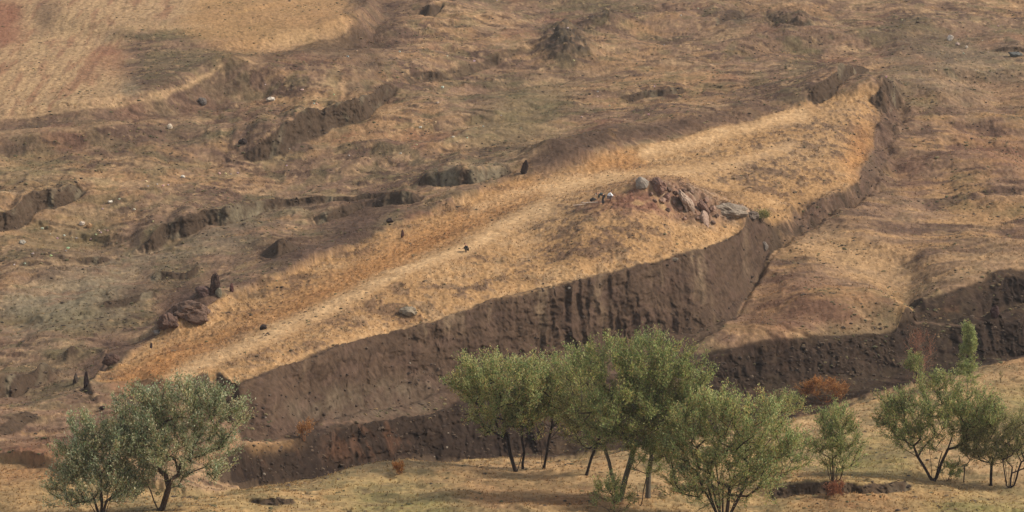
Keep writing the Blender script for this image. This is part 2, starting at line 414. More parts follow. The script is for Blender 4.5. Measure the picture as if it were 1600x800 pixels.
# ------------------------------------------------------------------ ground cover map (what grows or lies where)
MW, MH = 860, 440                                # half-size survey with a margin
def poly_mask(polys, blur=3.0):
    out = np.zeros((MH, MW))
    xs = (np.arange(MW) * 2 - 60)[None, :]; ys = (np.arange(MH) * 2 - 40)[:, None]
    for P in polys:
        inside = np.zeros((MH, MW), bool)
        n = len(P)
        for k in range(n):
            x0, y0 = P[k]; x1, y1 = P[(k + 1) % n]
            if y0 == y1: continue
            c = ((ys > y0) != (ys > y1)) & (xs < (x1 - x0) * (ys - y0) / (y1 - y0) + x0)
            inside ^= c
        out[inside] = 1
    return gblur(out, blur, blur)
def line_mask(lines, blur=1.0):
    """strokes: (points, half width px)"""
    out = np.zeros((MH, MW))
    xs = (np.arange(MW) * 2 - 60)[None, :] + np.zeros((MH, 1)); ys = (np.arange(MH) * 2 - 40)[:, None] + np.zeros((1, MW))
    for pts, w in lines:
        for (x0, y0), (x1, y1) in zip(pts[:-1], pts[1:]):
            dx, dy = x1 - x0, y1 - y0
            t = np.clip(((xs - x0) * dx + (ys - y0) * dy) / (dx * dx + dy * dy), 0, 1)
            d = np.hypot(xs - x0 - dx * t, ys - y0 - dy * t)
            out = np.maximum(out, 1 - sstep(w * .5, w * 1.3, d))
    return gblur(out, blur, blur)
wu = pu + 9 * fbm(X / 3.5, Y / 6, 31, 3); wv = pv + 5 * fbm(X / 3.5 + 40, Y / 6, 32, 3)
def look(M):
    a = np.clip((wu + 60) / 2, 0, MW - 1.001); b = np.clip((wv + 40) / 2, 0, MH - 1.001)
    i = a.astype(int); j = b.astype(int); fa = a - i; fb = b - j
    r = (M[j, i] * (1 - fa) + M[j, i + 1] * fa) * (1 - fb) + (M[j + 1, i] * (1 - fa) + M[j + 1, i + 1] * fa) * fb
    return r.astype(np.float32)

BOAT = [(140,604),(200,556),(250,514),(330,470),(430,440),(520,400),(590,368),(700,326),(800,282),(850,272),(930,246),(1000,228),(1100,200),(1230,172),(1300,150),(1390,140),(1372,190),(1358,240),(1342,290),(1290,312),(1215,338),(1182,348),(1110,385),(960,427),(790,468),(610,518),(430,574),(372,600),(300,612),(230,600)]
n_big = fbm(X / 24, Y / 28, 1, 4); n_mid = fbm(X / 7, Y / 6, 2, 4, .6); n_fin = fbm(X / 1.6, Y / 1.3, 3, 4, .65); n_tuft = fbm(X / .5, Y / .62, 4, 3, .6)
dash0 = fbm(X / .8, Y / .55, 44, 3, .7)
n_str = fbm(X / 8 + Y / 40, Y / 2.4, 5, 4, .6)       # contour-wise streaks
Cc = dict(straw=(172,140,102), gold=(158,122,82), orange=(160,110,64), tan=(117,92,73), olive=(102,92,64), green=(104,112,58),
          purple=(84,65,54), dark=(70,56,44), darker=(43,33,27), red=(122,80,62), clay=(120,108,86), grey=(56,50,44), pale=(178,150,116), rust=(132,88,60))
pathm = look(line_mask([([(262,600),(400,530),(540,468),(660,412),(780,360),(860,322)], 14), ([(860,300),(1000,272),(1130,258),(1235,228)], 8), ([(1010,238),(1170,196),(1260,178)], 12)]))
Cl = {k: lin(v).astype(np.float32) for k, v in Cc.items()}
col = np.zeros(X.shape + (3,), np.float32)
col[:] = Cl['tan']
def mix(name, m):
    global col
    m = np.clip(m, 0, 1)[..., None].astype(np.float32)
    c = Cl[name] if isinstance(name, str) else name
    col = col * (1 - m) + c * m
mix('purple', sstep(-.1, .3, n_mid * .8 + n_str * .8 - .02) * .85)
mix('straw', sstep(.0, .5, -n_mid * .5 + n_str * .6 + n_big * .3) * .55)
mix('gold', sstep(.0, .4, n_big * .5 - n_str * .6 + n_fin * .3) * .5)
mix('olive', sstep(.1, .45, -n_big * .8 + n_mid * .5) * .5)
mix('red', sstep(.25, .6, fbm(X / 11, Y / 16, 8, 3)) * .4)
# little turf steps facing downhill
ph = Y / 3.4 + 1.6 * fbm(X / 9, Y / 9, 15, 3) + X / 60
saw = ph - np.floor(ph)                           # 0 at the foot of a step
stepm = sstep(.0, .35, fbm(X / 5, Y / 4, 16, 3) + .05)
mix('purple', (sstep(0, .03, saw) - sstep(.10, .2, saw)) * stepm * .85)
spot = sstep(.16, .4, fbm(X / 1.5, Y / 1.2, 17, 4, .65)) * sstep(-.4, .2, fbm(X / 14, Y / 14, 18, 2))
mix('purple', spot * .75)
mix('straw', sstep(.22, .45, fbm(X / 1.3, Y / 1.1, 19, 4, .65)) * .5)
mix('olive', sstep(.1, .4, fbm(X / 2.8, Y / 2.4, 20, 3)) * .4)
# --- fields top left
fld = look(poly_mask([[(-60,-60),(330,-60),(330,0),(300,40),(140,50),(0,80),(-60,90)], [(-60,85),(0,80),(140,50),(200,60),(185,100),(205,140),(190,168),(100,182),(-60,195)]], 4))
mix('straw', fld * (.75 + .25 * n_fin)); mix('red', fld * sstep(.0, .5, fbm(X / 1.4, Y / 9, 12, 4)) * .55)
mix('purple', fld * sstep(.2, .8, np.sin((X * 1.0 + 1.2 * fbm(X / 8, Y / 8, 49, 2)) * 4.2)) * .22 + fld * sstep(.1, .4, n_fin) * .3)
mix('red', look(poly_mask([[(-60,0),(35,0),(28,72),(-60,85)]], 4)) * .8); mix('purple', look(poly_mask([[(60,0),(100,0),(75,50),(55,66)]], 4)) * .6)
mix('red', look(poly_mask([[(145,75),(195,80),(190,115),(150,110)]], 5)) * .6)
mix('purple', look(poly_mask([[(190,85),(300,80),(330,108),(290,130),(215,150),(192,135)]], 9)) * .2)
mix('clay', look(poly_mask([[(150,70),(180,50),(170,70)], [(192,130),(215,125),(215,150),(192,152)]], 3)) * .6)
mix('gold', look(poly_mask([[(330,-40),(540,-40),(555,20),(568,40),(520,66),(450,82),(400,92),(345,80),(300,60),(280,45)]], 6)) * .75)
mix('straw', look(poly_mask([[(430,60),(500,50),(560,38),(520,66),(450,82),(400,92)]], 5)) * .55)
mix('purple', look(poly_mask([[(0,196),(180,170),(320,122),(350,112),(385,135),(340,175),(270,190),(140,214),(0,218)]], 4)) * .55)
mix('straw', look(line_mask([([(-60,95),(0,78),(60,66),(140,48),(220,42),(330,44)], 2.2), ([(-60,196),(0,192),(100,182),(180,168),(260,150),(325,116),(352,106)], 2.2), ([(-60,224),(0,222),(60,218),(140,216),(200,205),(260,192)], 2.5), ([(230,150),(290,138),(330,116)], 3)])) * .7)  # pale field track, plus highlights painted along the terrace edges
mix('purple', look(poly_mask([[(420,102),(520,68),(570,42),(558,28),(545,8),(556,-30),(640,-30),(630,60),(600,100),(560,115),(500,118)], [(0,226),(230,205),(300,200),(300,235),(120,250),(0,262)]], 6)) * .6)
# --- middle left
mix('clay', look(poly_mask([[(180,410),(260,385),(380,352),(470,318),(500,330),(430,350),(380,385),(250,420),(140,450),(60,470),(140,430)], [(0,470),(120,452),(230,450),(200,500),(80,530),(0,540)]], 10)) * sstep(-.6, .2, n_fin * .5 + n_str) * .85)
mix('olive', look(poly_mask([[(200,250),(280,255),(270,262),(205,262)], [(0,250),(120,262),(80,300),(0,300)], [(100,350),(190,340),(180,380),(110,400),(20,410),(20,370)], [(440,330),(480,318),(470,340)], [(800,140),(900,130),(880,200),(830,240),(700,240),(740,200)]], 10)) * .55)
mix('purple', look(poly_mask([[(430,440),(450,410),(520,370),(580,345),(590,370),(540,400),(470,430)], [(480,360),(540,322),(600,308),(655,318),(600,345),(540,360)], [(400,415),(425,385),(480,380),(470,405),(430,425)]], 4)) * .9)
mix('purple', look(poly_mask([[(243,516),(250,485),(285,455),(330,460),(335,480),(300,505),(262,518)], [(225,540),(290,518),(300,520),(250,545),(205,556),(180,566)], [(150,540),(200,532),(215,540),(190,558),(160,560)], [(130,575),(190,566),(160,590),(135,600)]], 3)) * 1)
mix('purple', look(poly_mask([[(0,590),(95,572),(100,590),(50,615),(0,635)], [(95,640),(140,625),(150,640),(110,650)], [(210,455),(290,438),(325,440),(250,462),(215,480),(140,500),(150,490)], [(630,350),(700,322),(790,280),(800,285),(720,322),(650,356)]], 4)) * .8)
mix('grey', look(poly_mask([[(845,90),(852,60),(880,42),(905,50),(930,75),(920,92),(885,100)], [(915,48),(930,20),(960,12),(968,25),(935,40)], [(560,110),(600,105),(608,120),(570,122)], [(540,118),(575,140),(545,150)], [(1120,45),(1160,12),(1170,30),(1140,50)]], 5)) * sstep(-.7, .0, n_fin + .5 * dash0) * .9)
mix('grey', look(poly_mask([[(450,240),(480,200),(520,190),(560,180),(575,195),(545,208),(500,225),(470,245),(440,258),(410,262)]], 3)) * .4)
mix('purple', look(poly_mask([[(1180,30),(1240,20),(1290,40),(1240,62),(1190,60)], [(1350,60),(1440,48),(1500,75),(1460,90),(1380,85)], [(1460,165),(1520,155),(1555,165),(1540,175),(1470,176)], [(1100,155),(1200,140),(1270,160),(1180,168)], [(1380,100),(1450,95),(1440,120),(1380,125)]], 7)) * .65)
mix('clay', look(poly_mask([[(1400,110),(1600,90),(1650,140),(1450,150),(1380,130)], [(1440,60),(1500,60),(1560,90),(1500,90)]], 14)) * .5)
# --- right flank
rf = look(poly_mask([[(1410,165),(1660,150),(1660,425),(1560,428),(1470,458),(1420,470),(1395,455),(1300,505),(1200,535),(1110,545),(1150,490),(1180,440),(1210,395),(1300,345),(1370,300),(1400,220)]], 10))
mix('tan', rf * .5); mix('gold', rf * sstep(-.2, .4, n_str + n_mid * .4) * .65); sd_r = fbm(X / 7 + Y / 9, Y / 2.6 - X / 14, 47, 4, .62)
mix('purple', rf * sstep(.0, .3, -n_str * .5 + sd_r + n_fin * .3 - .04) * .85); mix('olive', rf * sstep(.1, .5, n_mid - n_big * .5) * .45)
mix('red', look(poly_mask([[(1500,215),(1660,225),(1660,300),(1530,265),(1470,230)], [(1580,380),(1660,360),(1660,400)], [(1380,260),(1450,250),(1440,300)]], 10)) * .45)
mix('straw', look(poly_mask([[(1210,375),(1300,370),(1420,425),(1480,430),(1460,455),(1400,450),(1330,420),(1250,400)], [(1480,420),(1560,405),(1660,405),(1660,425),(1560,428),(1480,452)]], 8)) * .6)
mix('rust', look(poly_mask([[(1200,440),(1290,450),(1380,470),(1400,500),(1310,518),(1200,530),(1130,535),(1160,490)]], 8)) * .25)
mix('gold', look(poly_mask([[(1390,452),(1408,462),(1425,500),(1408,512),(1400,490)]], 3)) * .8)
# --- boat
bt = look(poly_mask([BOAT], 3)); bt = sstep(.3, .7, bt + .22 * n_fin * (pv < 420 - (pu - 500) * .25))
mix('gold', bt * .88)
mix('purple', bt * sstep(-.02, .26, n_tuft * .5 + n_fin * .6 + n_mid * .6 + .02) * .72 * (1 - .9 * pathm))
mix('straw', bt * sstep(.0, .4, n_fin * .6 - n_mid * .4) * .55)
mix('orange', bt * look(poly_mask([[(180,600),(260,545),(400,500),(500,450),(620,385),(740,330),(830,285),(870,290),(760,345),(660,400),(540,462),(420,515),(300,560),(250,595)], [(1330,200),(1362,200),(1345,285),(1325,285)], [(930,250),(1010,235),(1000,262),(900,280)]], 7)) * .8 * (1 - pathm))
mix('pale', bt * look(poly_mask([[(860,318),(945,308),(1010,290),(1090,310),(1115,350),(1080,345),(1010,335),(960,330),(870,350),(780,380),(800,360)], [(1060,265),(1150,258),(1300,215),(1340,200),(1300,250),(1180,275),(1090,290)], [(1230,180),(1330,165),(1350,185),(1280,200)]], 8)) * .25)
mix('purple', bt * sstep(-.1, .4, n_fin + n_tuft * .5) * look(poly_mask([[(870,320),(945,310),(1010,292),(1090,312),(1110,345),(1040,340),(960,335),(870,350),(760,385),(790,362)], [(1060,268),(1180,240),(1330,215),(1330,240),(1180,275),(1090,290)], [(1140,215),(1250,195),(1340,170),(1350,200),(1250,215),(1150,232)], [(820,400),(950,360),(1000,370),(880,410)], [(300,545),(370,508),(400,512),(330,548)], [(640,470),(760,440),(800,445),(720,480)]], 7)) * .95)
mix(np.asarray(lin((112,76,62)), np.float32), bt * look(poly_mask([[(900,322),(950,306),(1005,286),(1060,290),(1100,322),(1112,345),(1060,336),(985,332),(930,328)]], 5)) * sstep(-.6, .1, n_fin) * .9)
mix((Cl['straw'] * 1.22).astype(np.float32), look(line_mask([([(262,600),(330,560),(400,530),(470,498),(540,468),(600,440),(660,412),(720,388),(780,360),(830,335),(860,322)], 9), ([(860,300),(930,285),(1000,272),(1060,266),(1130,258),(1200,236),(1235,228)], 4), ([(1010,238),(1080,220),(1170,196),(1260,178)], 7), ([(740,330),(850,290),(960,275)], 7)], 3)) * bt * np.clip(.82 + .5 * n_fin, 0, 1))
mix('gold', look(poly_mask([[(1050,380),(1120,358),(1180,345),(1120,380),(1040,405),(1000,405)], [(1060,290),(1150,300),(1200,318),(1150,310),(1090,300)]], 5)) * bt * .8)
mix('straw', look(line_mask([([(430,571),(520,540),(610,515),(700,490),(790,465),(880,443),(960,424),(1040,403),(1110,381),(1150,362)], 2.0)], .6)) * .35)
# rim berm, bare
mix('purple', look(poly_mask([[(822,270),(840,248),(880,222),(950,195),(1010,189),(1100,177),(1230,165),(1180,182),(1080,200),(1000,222),(940,240),(900,262),(860,274)]], 3)) * sstep(-1.2, -.1, n_fin) * .97)
mix('dark', look(poly_mask([[(824,268),(842,248),(880,224),(950,198),(1000,192),(1100,180),(1200,168),(1100,186),(1000,208),(930,238),(890,258)]], 2.5)) * .55)
mix('gold', look(poly_mask([[(950,205),(1000,205),(1010,235),(960,240)]], 4)) * sstep(0, .4, n_fin) * .6)
# crumbling flank
mix('purple', look(poly_mask([[(1375,140),(1412,150),(1412,185),(1400,215),(1388,255),(1370,295),(1345,325),(1290,350),(1245,376),(1225,392),(1228,350),(1245,322),(1290,310),(1340,285),(1355,245),(1364,205)]], 4)) * .85)
# --- foreground
fg = look(poly_mask([[(-60,830),(-60,700),(100,740),(300,770),(345,768),(400,757),(480,751),(540,737),(620,722),(700,717),(900,716),(1040,694),(1110,678),(1240,655),(1340,629),(1440,602),(1530,580),(1600,556),(1670,540),(1670,850),(-60,850)]], 1.5)); fg = sstep(.35, .65, fg)
mix('straw', fg * (.75 + .25 * n_mid)); mix(lin((150,126,80)).astype(np.float32), fg * np.clip(.3 + .5 * n_big, 0, .6)); mix('gold', fg * sstep(-.1, .5, n_fin * .6 + n_mid) * .5); mix('olive', fg * sstep(0., .45, fbm(X / 4, Y / 5, 14, 4) + .1 * n_tuft) * .5)
mix('green', look(poly_mask([[(500,758),(640,752),(700,765),(640,775),(540,778)], [(560,780),(720,780),(700,830),(540,830)], [(1300,700),(1400,690),(1440,740),(1300,745)], [(1440,790),(1640,770),(1640,840),(1440,840)], [(1560,625),(1660,620),(1660,680),(1560,660)]], 10)) * (.45 + .4 * n_fin))
mix('olive', fg * sstep(.0, .35, fbm(X / 2.2, Y / 2.0, 51, 4, .6)) * .6); mix('purple', fg * sstep(.2, .42, fbm(X / 1.6, Y / 1.2, 52, 4, .65)) * .35)
mix('rust', look(poly_mask([[(700,740),(920,735),(1000,760),(1000,810),(780,810),(720,780)], [(1560,560),(1660,545),(1660,600),(1560,600)], [(1440,770),(1500,762),(1460,800),(1380,810),(1250,810),(1250,780)], [(-60,720),(60,700),(120,740),(60,790),(-60,800)]], 9)) * (.4 + .3 * n_mid))
mix('orange', look(poly_mask([[(170,600),(260,560),(270,600),(190,625)], [(1240,600),(1300,590),(1340,610),(1300,640),(1250,640)]], 6)) * .5)
# --- bare scarps
CL = CL * (1 - np.clip(look(poly_mask([[(830,300),(1000,268),(1140,300),(1190,332),(1172,343),(1110,376),(1040,398),(960,416),(820,440),(700,440)]], 3)) * 1.2, 0, 1))
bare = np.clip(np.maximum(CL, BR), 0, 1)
mix('dark', look(poly_mask([[(400,94),(450,85),(520,69),(566,44),(582,60),(560,82),(500,90),(420,102)]], 2)) * .7)
mix('dark', look(line_mask([([(345,84),(380,92),(415,93),(450,84),(520,67),(566,41),(556,28),(540,14),(552,2)], 1.3)], .5)) * .8)  # thin dark line paints the shading under the plateau edge
cragc = look(poly_mask([[(985,292),(1005,284),(1060,290),(1125,318),(1185,338),(1178,348),(1140,340),(1112,356),(1085,345),(1050,318),(1020,305)]], 3))
mix(lin((112,86,70)).astype(np.float32), cragc * .9); mix(lin((150,128,106)).astype(np.float32), cragc * sstep(0, .4, fbm(X / 1.8, Y / 1.8, 34, 4, .6)) * .8); mix('dark', cragc * sstep(.1, .4, n_fin) * .6)
flankc = look(poly_mask([[(1375,138),(1412,150),(1415,185),(1402,217),(1390,257),(1372,297),(1345,327),(1290,353),(1245,378),(1220,395),(1205,345),(1245,318),(1290,308),(1335,284),(1350,245),(1360,205)]], 4))
bare = bare * (1 - flankc * np.clip(.6 + .7 * n_fin, 0, 1))
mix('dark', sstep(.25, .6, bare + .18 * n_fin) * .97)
mix('gold', look(poly_mask([[(1192,338),(1236,326),(1232,350),(1205,352)], [(1240,326),(1262,318),(1250,330)]], 2)) * .8)
mix('clay', sstep(.3, .6, BR) * sstep(.1, .6, fbm(X / 1.2, (Z0 + H) / 3, 43, 3)) * .5)
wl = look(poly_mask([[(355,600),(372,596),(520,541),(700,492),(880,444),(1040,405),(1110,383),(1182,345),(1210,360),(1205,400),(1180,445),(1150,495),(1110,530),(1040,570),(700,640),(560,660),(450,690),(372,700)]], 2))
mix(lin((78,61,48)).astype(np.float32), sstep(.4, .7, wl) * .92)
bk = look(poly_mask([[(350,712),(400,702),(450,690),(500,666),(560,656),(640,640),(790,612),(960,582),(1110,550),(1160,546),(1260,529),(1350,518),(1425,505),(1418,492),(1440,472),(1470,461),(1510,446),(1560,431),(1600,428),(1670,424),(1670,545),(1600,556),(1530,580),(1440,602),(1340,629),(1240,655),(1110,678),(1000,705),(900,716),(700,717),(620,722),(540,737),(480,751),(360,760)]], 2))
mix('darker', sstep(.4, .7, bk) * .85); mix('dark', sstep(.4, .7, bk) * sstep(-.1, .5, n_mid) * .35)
mix('clay', look(poly_mask([[(440,640),(520,610),(640,592),(700,600),(690,628),(620,644),(560,654),(500,664)]], 5)) * np.clip(.3 + .4 * n_fin, 0, 1))
mix('purple', sstep(.5, .8, bk) * sstep(.1, .5, n_fin + n_str * .5) * .18)
mix('rust', look(poly_mask([[(560,662),(640,655),(660,700),(590,710),(500,720),(520,680)], [(370,715),(480,695),(470,712),(380,730)], [(1450,480),(1540,470),(1530,500),(1470,500)], [(1170,600),(1260,590),(1330,600),(1300,640),(1200,640)]], 5)) * sstep(.0, .4, n_fin) * .2)
mix('clay', look(poly_mask([[(655,300),(680,275),(760,266),(800,268),(770,288),(720,302)], [(380,330),(430,322),(425,340),(385,355),(340,362),(330,345)]], 3)) * sstep(-.4, .4, fbm(X / .7, (Z0 + H) / 4, 48, 3)) * .7)
mix('dark', look(poly_mask([[(402,416),(425,388),(470,382),(478,400),(450,414)], [(520,330),(600,308),(650,314),(610,330),(560,340)]], 3)) * .6)
mix('gold', look(poly_mask([[(380,700),(450,688),(480,690),(440,702),(390,712)]], 3)) * .6)
# upright washes in the boat wall: pale clay run-offs, dark streaks
ws = sstep(.4, .7, wl)
run = fbm(X / 1.5 + .25 * vn(X / 4, Z0 / 3, 50), H / 9.0 + 3, 41, 4, .6, 0.0)
mix((Cl['pale'] * .62).astype(np.float32), ws * sstep(.16, .62, run) * sstep(-.7, .5, fbm(X / 7, H / 6, 42, 2)) * .4)
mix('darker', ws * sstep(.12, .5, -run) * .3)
mix('purple', ws * sstep(.0, .4, fbm(X / 1.6, (Z0 + H) / 1.1, 45, 4, .65)) * .5)
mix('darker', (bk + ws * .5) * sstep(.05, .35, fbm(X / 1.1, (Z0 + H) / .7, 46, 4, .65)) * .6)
mix('purple', ws * look(poly_mask([[(372,690),(450,690),(560,655),(640,638),(700,620),(680,590),(560,625),(450,660),(380,670)]], 5)) * .45)
mix('tan', look(line_mask([([(500,668),(560,657),(620,647),(690,633)], 1.6), ([(1425,505),(1480,504),(1520,502)], 1.6)], .5)) * .7)
col *= (1 + .2 * n_fin + .22 * n_tuft + .25 * dash0 * (1 - .5 * bare))[..., None]
col *= (1 - .38 * sstep(.12, .38, dash0 * .7 + n_fin * .5) * (1 - .6 * pathm) * (1 - .5 * fg))[..., None]
col = np.clip(col, .01, .9)

# ------------------------------------------------------------------ relief: hummocks, cattle steps, tussocks, flutes in the scarps
grass = (1 - np.clip(bare * 1.5, 0, 1))
fgm = fg
near_d = D0 / 300.0
rel = 1.0 * fbm(X / 15, Y / 15, 21, 3) * grass * (1 - .6 * bt)
rel += (.5 * fbm(X / 6.5, Y / 5.0, 22, 4, .55)) * (1 - .55 * bt) * (1 - .4 * fgm) * (1 - .5 * bare)
sel = .35 + .65 * sstep(-.2, .4, n_mid)
rel += .17 * np.abs(fbm(X / 2.6 + .6 * Y / 6, Y / 1.3, 23, 3)) * sel * (1 - .5 * fgm)
rel += .30 * sstep(0, .14, saw) * (1 - saw) * stepm * (1 - bt) * grass * (1 - fld)
tm = .55 + bt * 1.2 * (1 - look(line_mask([([(262,600),(400,530),(540,468),(660,412),(780,360),(860,322)], 14), ([(860,300),(1000,272),(1130,258),(1235,228)], 8), ([(1010,238),(1170,196),(1260,178)], 12)])) * .9)
flank = look(poly_mask([[(1375,135),(1415,150),(1418,190),(1405,220),(1392,260),(1375,300),(1345,330),(1290,356),(1245,380),(1205,404),(1190,350),(1245,316),(1290,306),(1335,282),(1350,245),(1360,205)]], 3))
rel += 1.5 * (1 - 2 * np.abs(fbm(X / 30 + Y / 60, Y / 22 - X / 60, 28, 3, .5))) * np.clip(1 - bt - fgm - wl - bk - flank, 0, 1) * .8
rkp = look(poly_mask([[(840,100),(850,60),(880,40),(905,48),(930,75),(920,98)], [(912,50),(930,18),(962,10),(970,28),(938,44)], [(1190,60),(1180,30),(1240,20),(1290,40),(1240,62)]], 5))
rel += rkp * (1.6 * fbm(X / 3, Y / 3, 29, 4, .65) + .6)
crag = look(poly_mask([[(985,292),(1005,284),(1060,290),(1125,318),(1185,338),(1178,348),(1140,340),(1112,356),(1085,345),(1050,318),(1020,305)]], 3))
rel += crag * (.35 + 1.5 * np.clip(1 - 2.2 * np.abs(fbm(X / 2.4, Y / 2.4, 30, 4, .6)), -.5, 1) * .55 + .4 * fbm(X / .9, Y / .9, 33, 3))
rel += 1.1 * flank * fbm(X / 2.6, Y / 2.6, 26, 4, .6)
rel += .15 * (np.clip(n_tuft + .15, 0, 1)) * tm * (1 - .45 * fgm) * (1 - .5 * fld)
plain = look(poly_mask([[(-60,-60),(560,-60),(572,40),(450,92),(345,95),(300,120),(190,170),(-60,200)]], 5))
rel *= 1 - .75 * plain
rel += .10 * fbm(X / .7, Y / .6, 27, 3, .65)
rel += .07 * fbm(X / .33, Y / .5, 25, 2) * (.6 + .8 * bare)
rel *= edge
wide = 14 * fbm(X / 420, Y / 420, 61, 3) * (1 - edge) + 3 * (1 - edge) * fbm(X / 60, Y / 60, 62, 3)
# flutes
fl = np.clip(np.maximum(ws, bk) * CL + BR * .8 + CL * .4, 0, 1)
ridg = 1 - np.abs(fbm(X / 1.6, (Z0 + H) / 9.0, 71, 3, .55, 0.0)) * 2
fmod = .25 + 1.1 * sstep(-.25, .35, fbm(X / 9, (Z0 + H) / 6, 76, 2))
flute = .75 * ridg * fmod + .5 * fbm(X / .8, (Z0 + H) / 3.5, 72, 3, .55, 0.0) + .7 * fbm(X / 7, (Z0 + H) / 7, 73, 2)
rough = fbm(X / 1.3, (Z0 + H) / 1.0, 74, 5, .7)
Yd = Y - fl * (flute - .3) * .75 - np.clip(bk * sstep(.1, .5, CL) * 1.3 + BR, 0, 1.3) * rough * .8 - ws * CL * rough * .7
Xd = X + fl * .3 * fbm(X / 1.1, (Z0 + H) / 1.4, 75, 2)
Zf = Z0 + H + rel + wide
VX, VY, VZ = Xd, Yd, Zf
NRt, NCt = GW.shape

def mesh_obj(name, verts, faces, mat=None, colr=None, smooth=False, parent=None, tris=None):
    me = bpy.data.meshes.new(name)
    verts = np.asarray(verts, np.float32).reshape(-1, 3)
    faces = np.asarray(faces, np.int32)
    k = faces.shape[1]
    me.vertices.add(len(verts)); me.vertices.foreach_set('co', verts.ravel())
    me.loops.add(faces.size); me.loops.foreach_set('vertex_index', faces.ravel())
    me.polygons.add(len(faces)); me.polygons.foreach_set('loop_start', np.arange(len(faces), dtype=np.int32) * k)
    me.polygons.foreach_set('use_smooth', np.full(len(faces), smooth))
    if colr is not None:
        at = me.color_attributes.new('tint', 'FLOAT_COLOR', 'POINT')
        c4 = np.ones((len(verts), 4), np.float32); c4[:, :3] = colr
        at.data.foreach_set('color', c4.ravel())
    me.update(); me.validate(clean_customdata=False)
    if mat: me.materials.append(mat)
    o = bpy.data.objects.new(name, me); COL.objects.link(o)
    if parent: o.parent = parent
    return o

# ------------------------------------------------------------------ materials
def mat_tint(name, rough=.95, bump=.0, bscale=6, trans=0, vary=.25, spec=.15):
    m = bpy.data.materials.new(name); m.use_nodes = True
    nt = m.node_tree; b = nt.nodes['Principled BSDF']; L = nt.links
    b.inputs['Roughness'].default_value = rough; b.inputs['Specular IOR Level'].default_value = spec
    a = nt.nodes.new('ShaderNodeAttribute'); a.attribute_name = 'tint'
    tc = nt.nodes.new('ShaderNodeTexCoord')
    n = nt.nodes.new('ShaderNodeTexNoise'); n.inputs['Scale'].default_value = bscale; n.inputs['Detail'].default_value = 6; n.inputs['Roughness'].default_value = .65
    L.new(tc.outputs['Object'], n.inputs['Vector'])
    mr = nt.nodes.new('ShaderNodeMapRange'); mr.inputs['From Min'].default_value = .25; mr.inputs['From Max'].default_value = .75
    mr.inputs['To Min'].default_value = 1 - vary; mr.inputs['To Max'].default_value = 1 + vary
    L.new(n.outputs['Fac'], mr.inputs['Value'])
    mx = nt.nodes.new('ShaderNodeVectorMath'); mx.operation = 'SCALE'
    L.new(a.outputs['Color'], mx.inputs[0]); L.new(mr.outputs[0], mx.inputs['Scale'])
    L.new(mx.outputs[0], b.inputs['Base Color'])
    if bump:
        bp = nt.nodes.new('ShaderNodeBump'); bp.inputs['Strength'].default_value = bump; bp.inputs['Distance'].default_value = .15
        L.new(n.outputs['Fac'], bp.inputs['Height']); L.new(bp.outputs[0], b.inputs['Normal'])
    if trans:
        t = nt.nodes.new('ShaderNodeBsdfTranslucent'); s = nt.nodes.new('ShaderNodeMixShader'); s.inputs[0].default_value = trans
        L.new(mx.outputs[0], t.inputs['Color']); L.new(b.outputs[0], s.inputs[1]); L.new(t.outputs[0], s.inputs[2])
        L.new(s.outputs[0], nt.nodes['Material Output'].inputs['Surface'])
    return m
M_ground = mat_tint('ground_cover', .97, .8, 1.9, 0, .38, .05)
M_grass = mat_tint('dry_grass_blades', .9, 0, 3, .5, .15, .1)
M_leaf = mat_tint('willow_leaf', .6, 0, 2, .5, .2, .25)
M_bark = mat_tint('bark', .95, .4, 9, 0, .35, .1)
M_rock = mat_tint('rock', .9, .8, 5, 0, .35, .2)
M_cloth = mat_tint('cloth', .9, .1, 30, 0, .1, .1)
M_skin = mat_tint('skin', .6, 0, 10, 0, .05, .3)

idx = np.arange(NRt * NCt).reshape(NRt, NCt)
quads = np.stack([idx[:-1, :-1], idx[1:, :-1], idx[1:, 1:], idx[:-1, 1:]], -1).reshape(-1, 4)
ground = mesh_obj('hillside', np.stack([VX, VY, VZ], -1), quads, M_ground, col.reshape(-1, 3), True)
ground['kind'] = 'structure'; ground['label'] = 'dry eroded hillside with a boat shaped plateau, scarps and gullies'

PUF, PVF = proj(VX, VY, VZ)
def hit(u, v):
    """visible ground point at picture point (u, v)"""
    m = (np.abs(PUF - u) < 1.6) & (np.abs(PVF - v) < 1.6)
    idx = np.argwhere(m)
    if len(idx) == 0:
        i = np.unravel_index(np.argmin((PUF - u) ** 2 + (PVF - v) ** 2), PUF.shape)
        return Vector((VX[i], VY[i], VZ[i])), i
    d = VY[idx[:, 0], idx[:, 1]]
    near = idx[d < d.min() + 1.2]
    e = (PUF[near[:, 0], near[:, 1]] - u) ** 2 + (PVF[near[:, 0], near[:, 1]] - v) ** 2
    i = tuple(near[np.argmin(e)])
    return Vector((VX[i], VY[i], VZ[i])), i
def mpp_at(p): return depth_of(p[1], p[2]) / F
def tag(o, label=None, cat=None, group=None, kind=None):
    if label: o['label'] = label
    if cat: o['category'] = cat; o['kind'] = 'thing'
    if group: o['group'] = group
    if kind: o['kind'] = kind
    return o
def empty(name, loc):
    o = bpy.data.objects.new(name, None); COL.objects.link(o); o.location = loc; o.empty_display_size = .3
    return o
#PART2
# ------------------------------------------------------------------ builders: tubes, foliage, rocks
class Bag:
    def __init__(s): s.v = []; s.f = []; s.c = []; s.n = 0
    def add(s, v, f, c):
        v = np.asarray(v, np.float32); f = np.asarray(f, np.int32)
        s.v.append(v); s.f.append(f + s.n); s.c.append(np.broadcast_to(np.asarray(c, np.float32), v.shape)); s.n += len(v)
    def obj(s, name, mat, parent=None, smooth=False):
        if not s.v: return None
        f = np.concatenate(s.f)
        return mesh_obj(name, np.concatenate(s.v), f, mat, np.concatenate(s.c), smooth, parent)

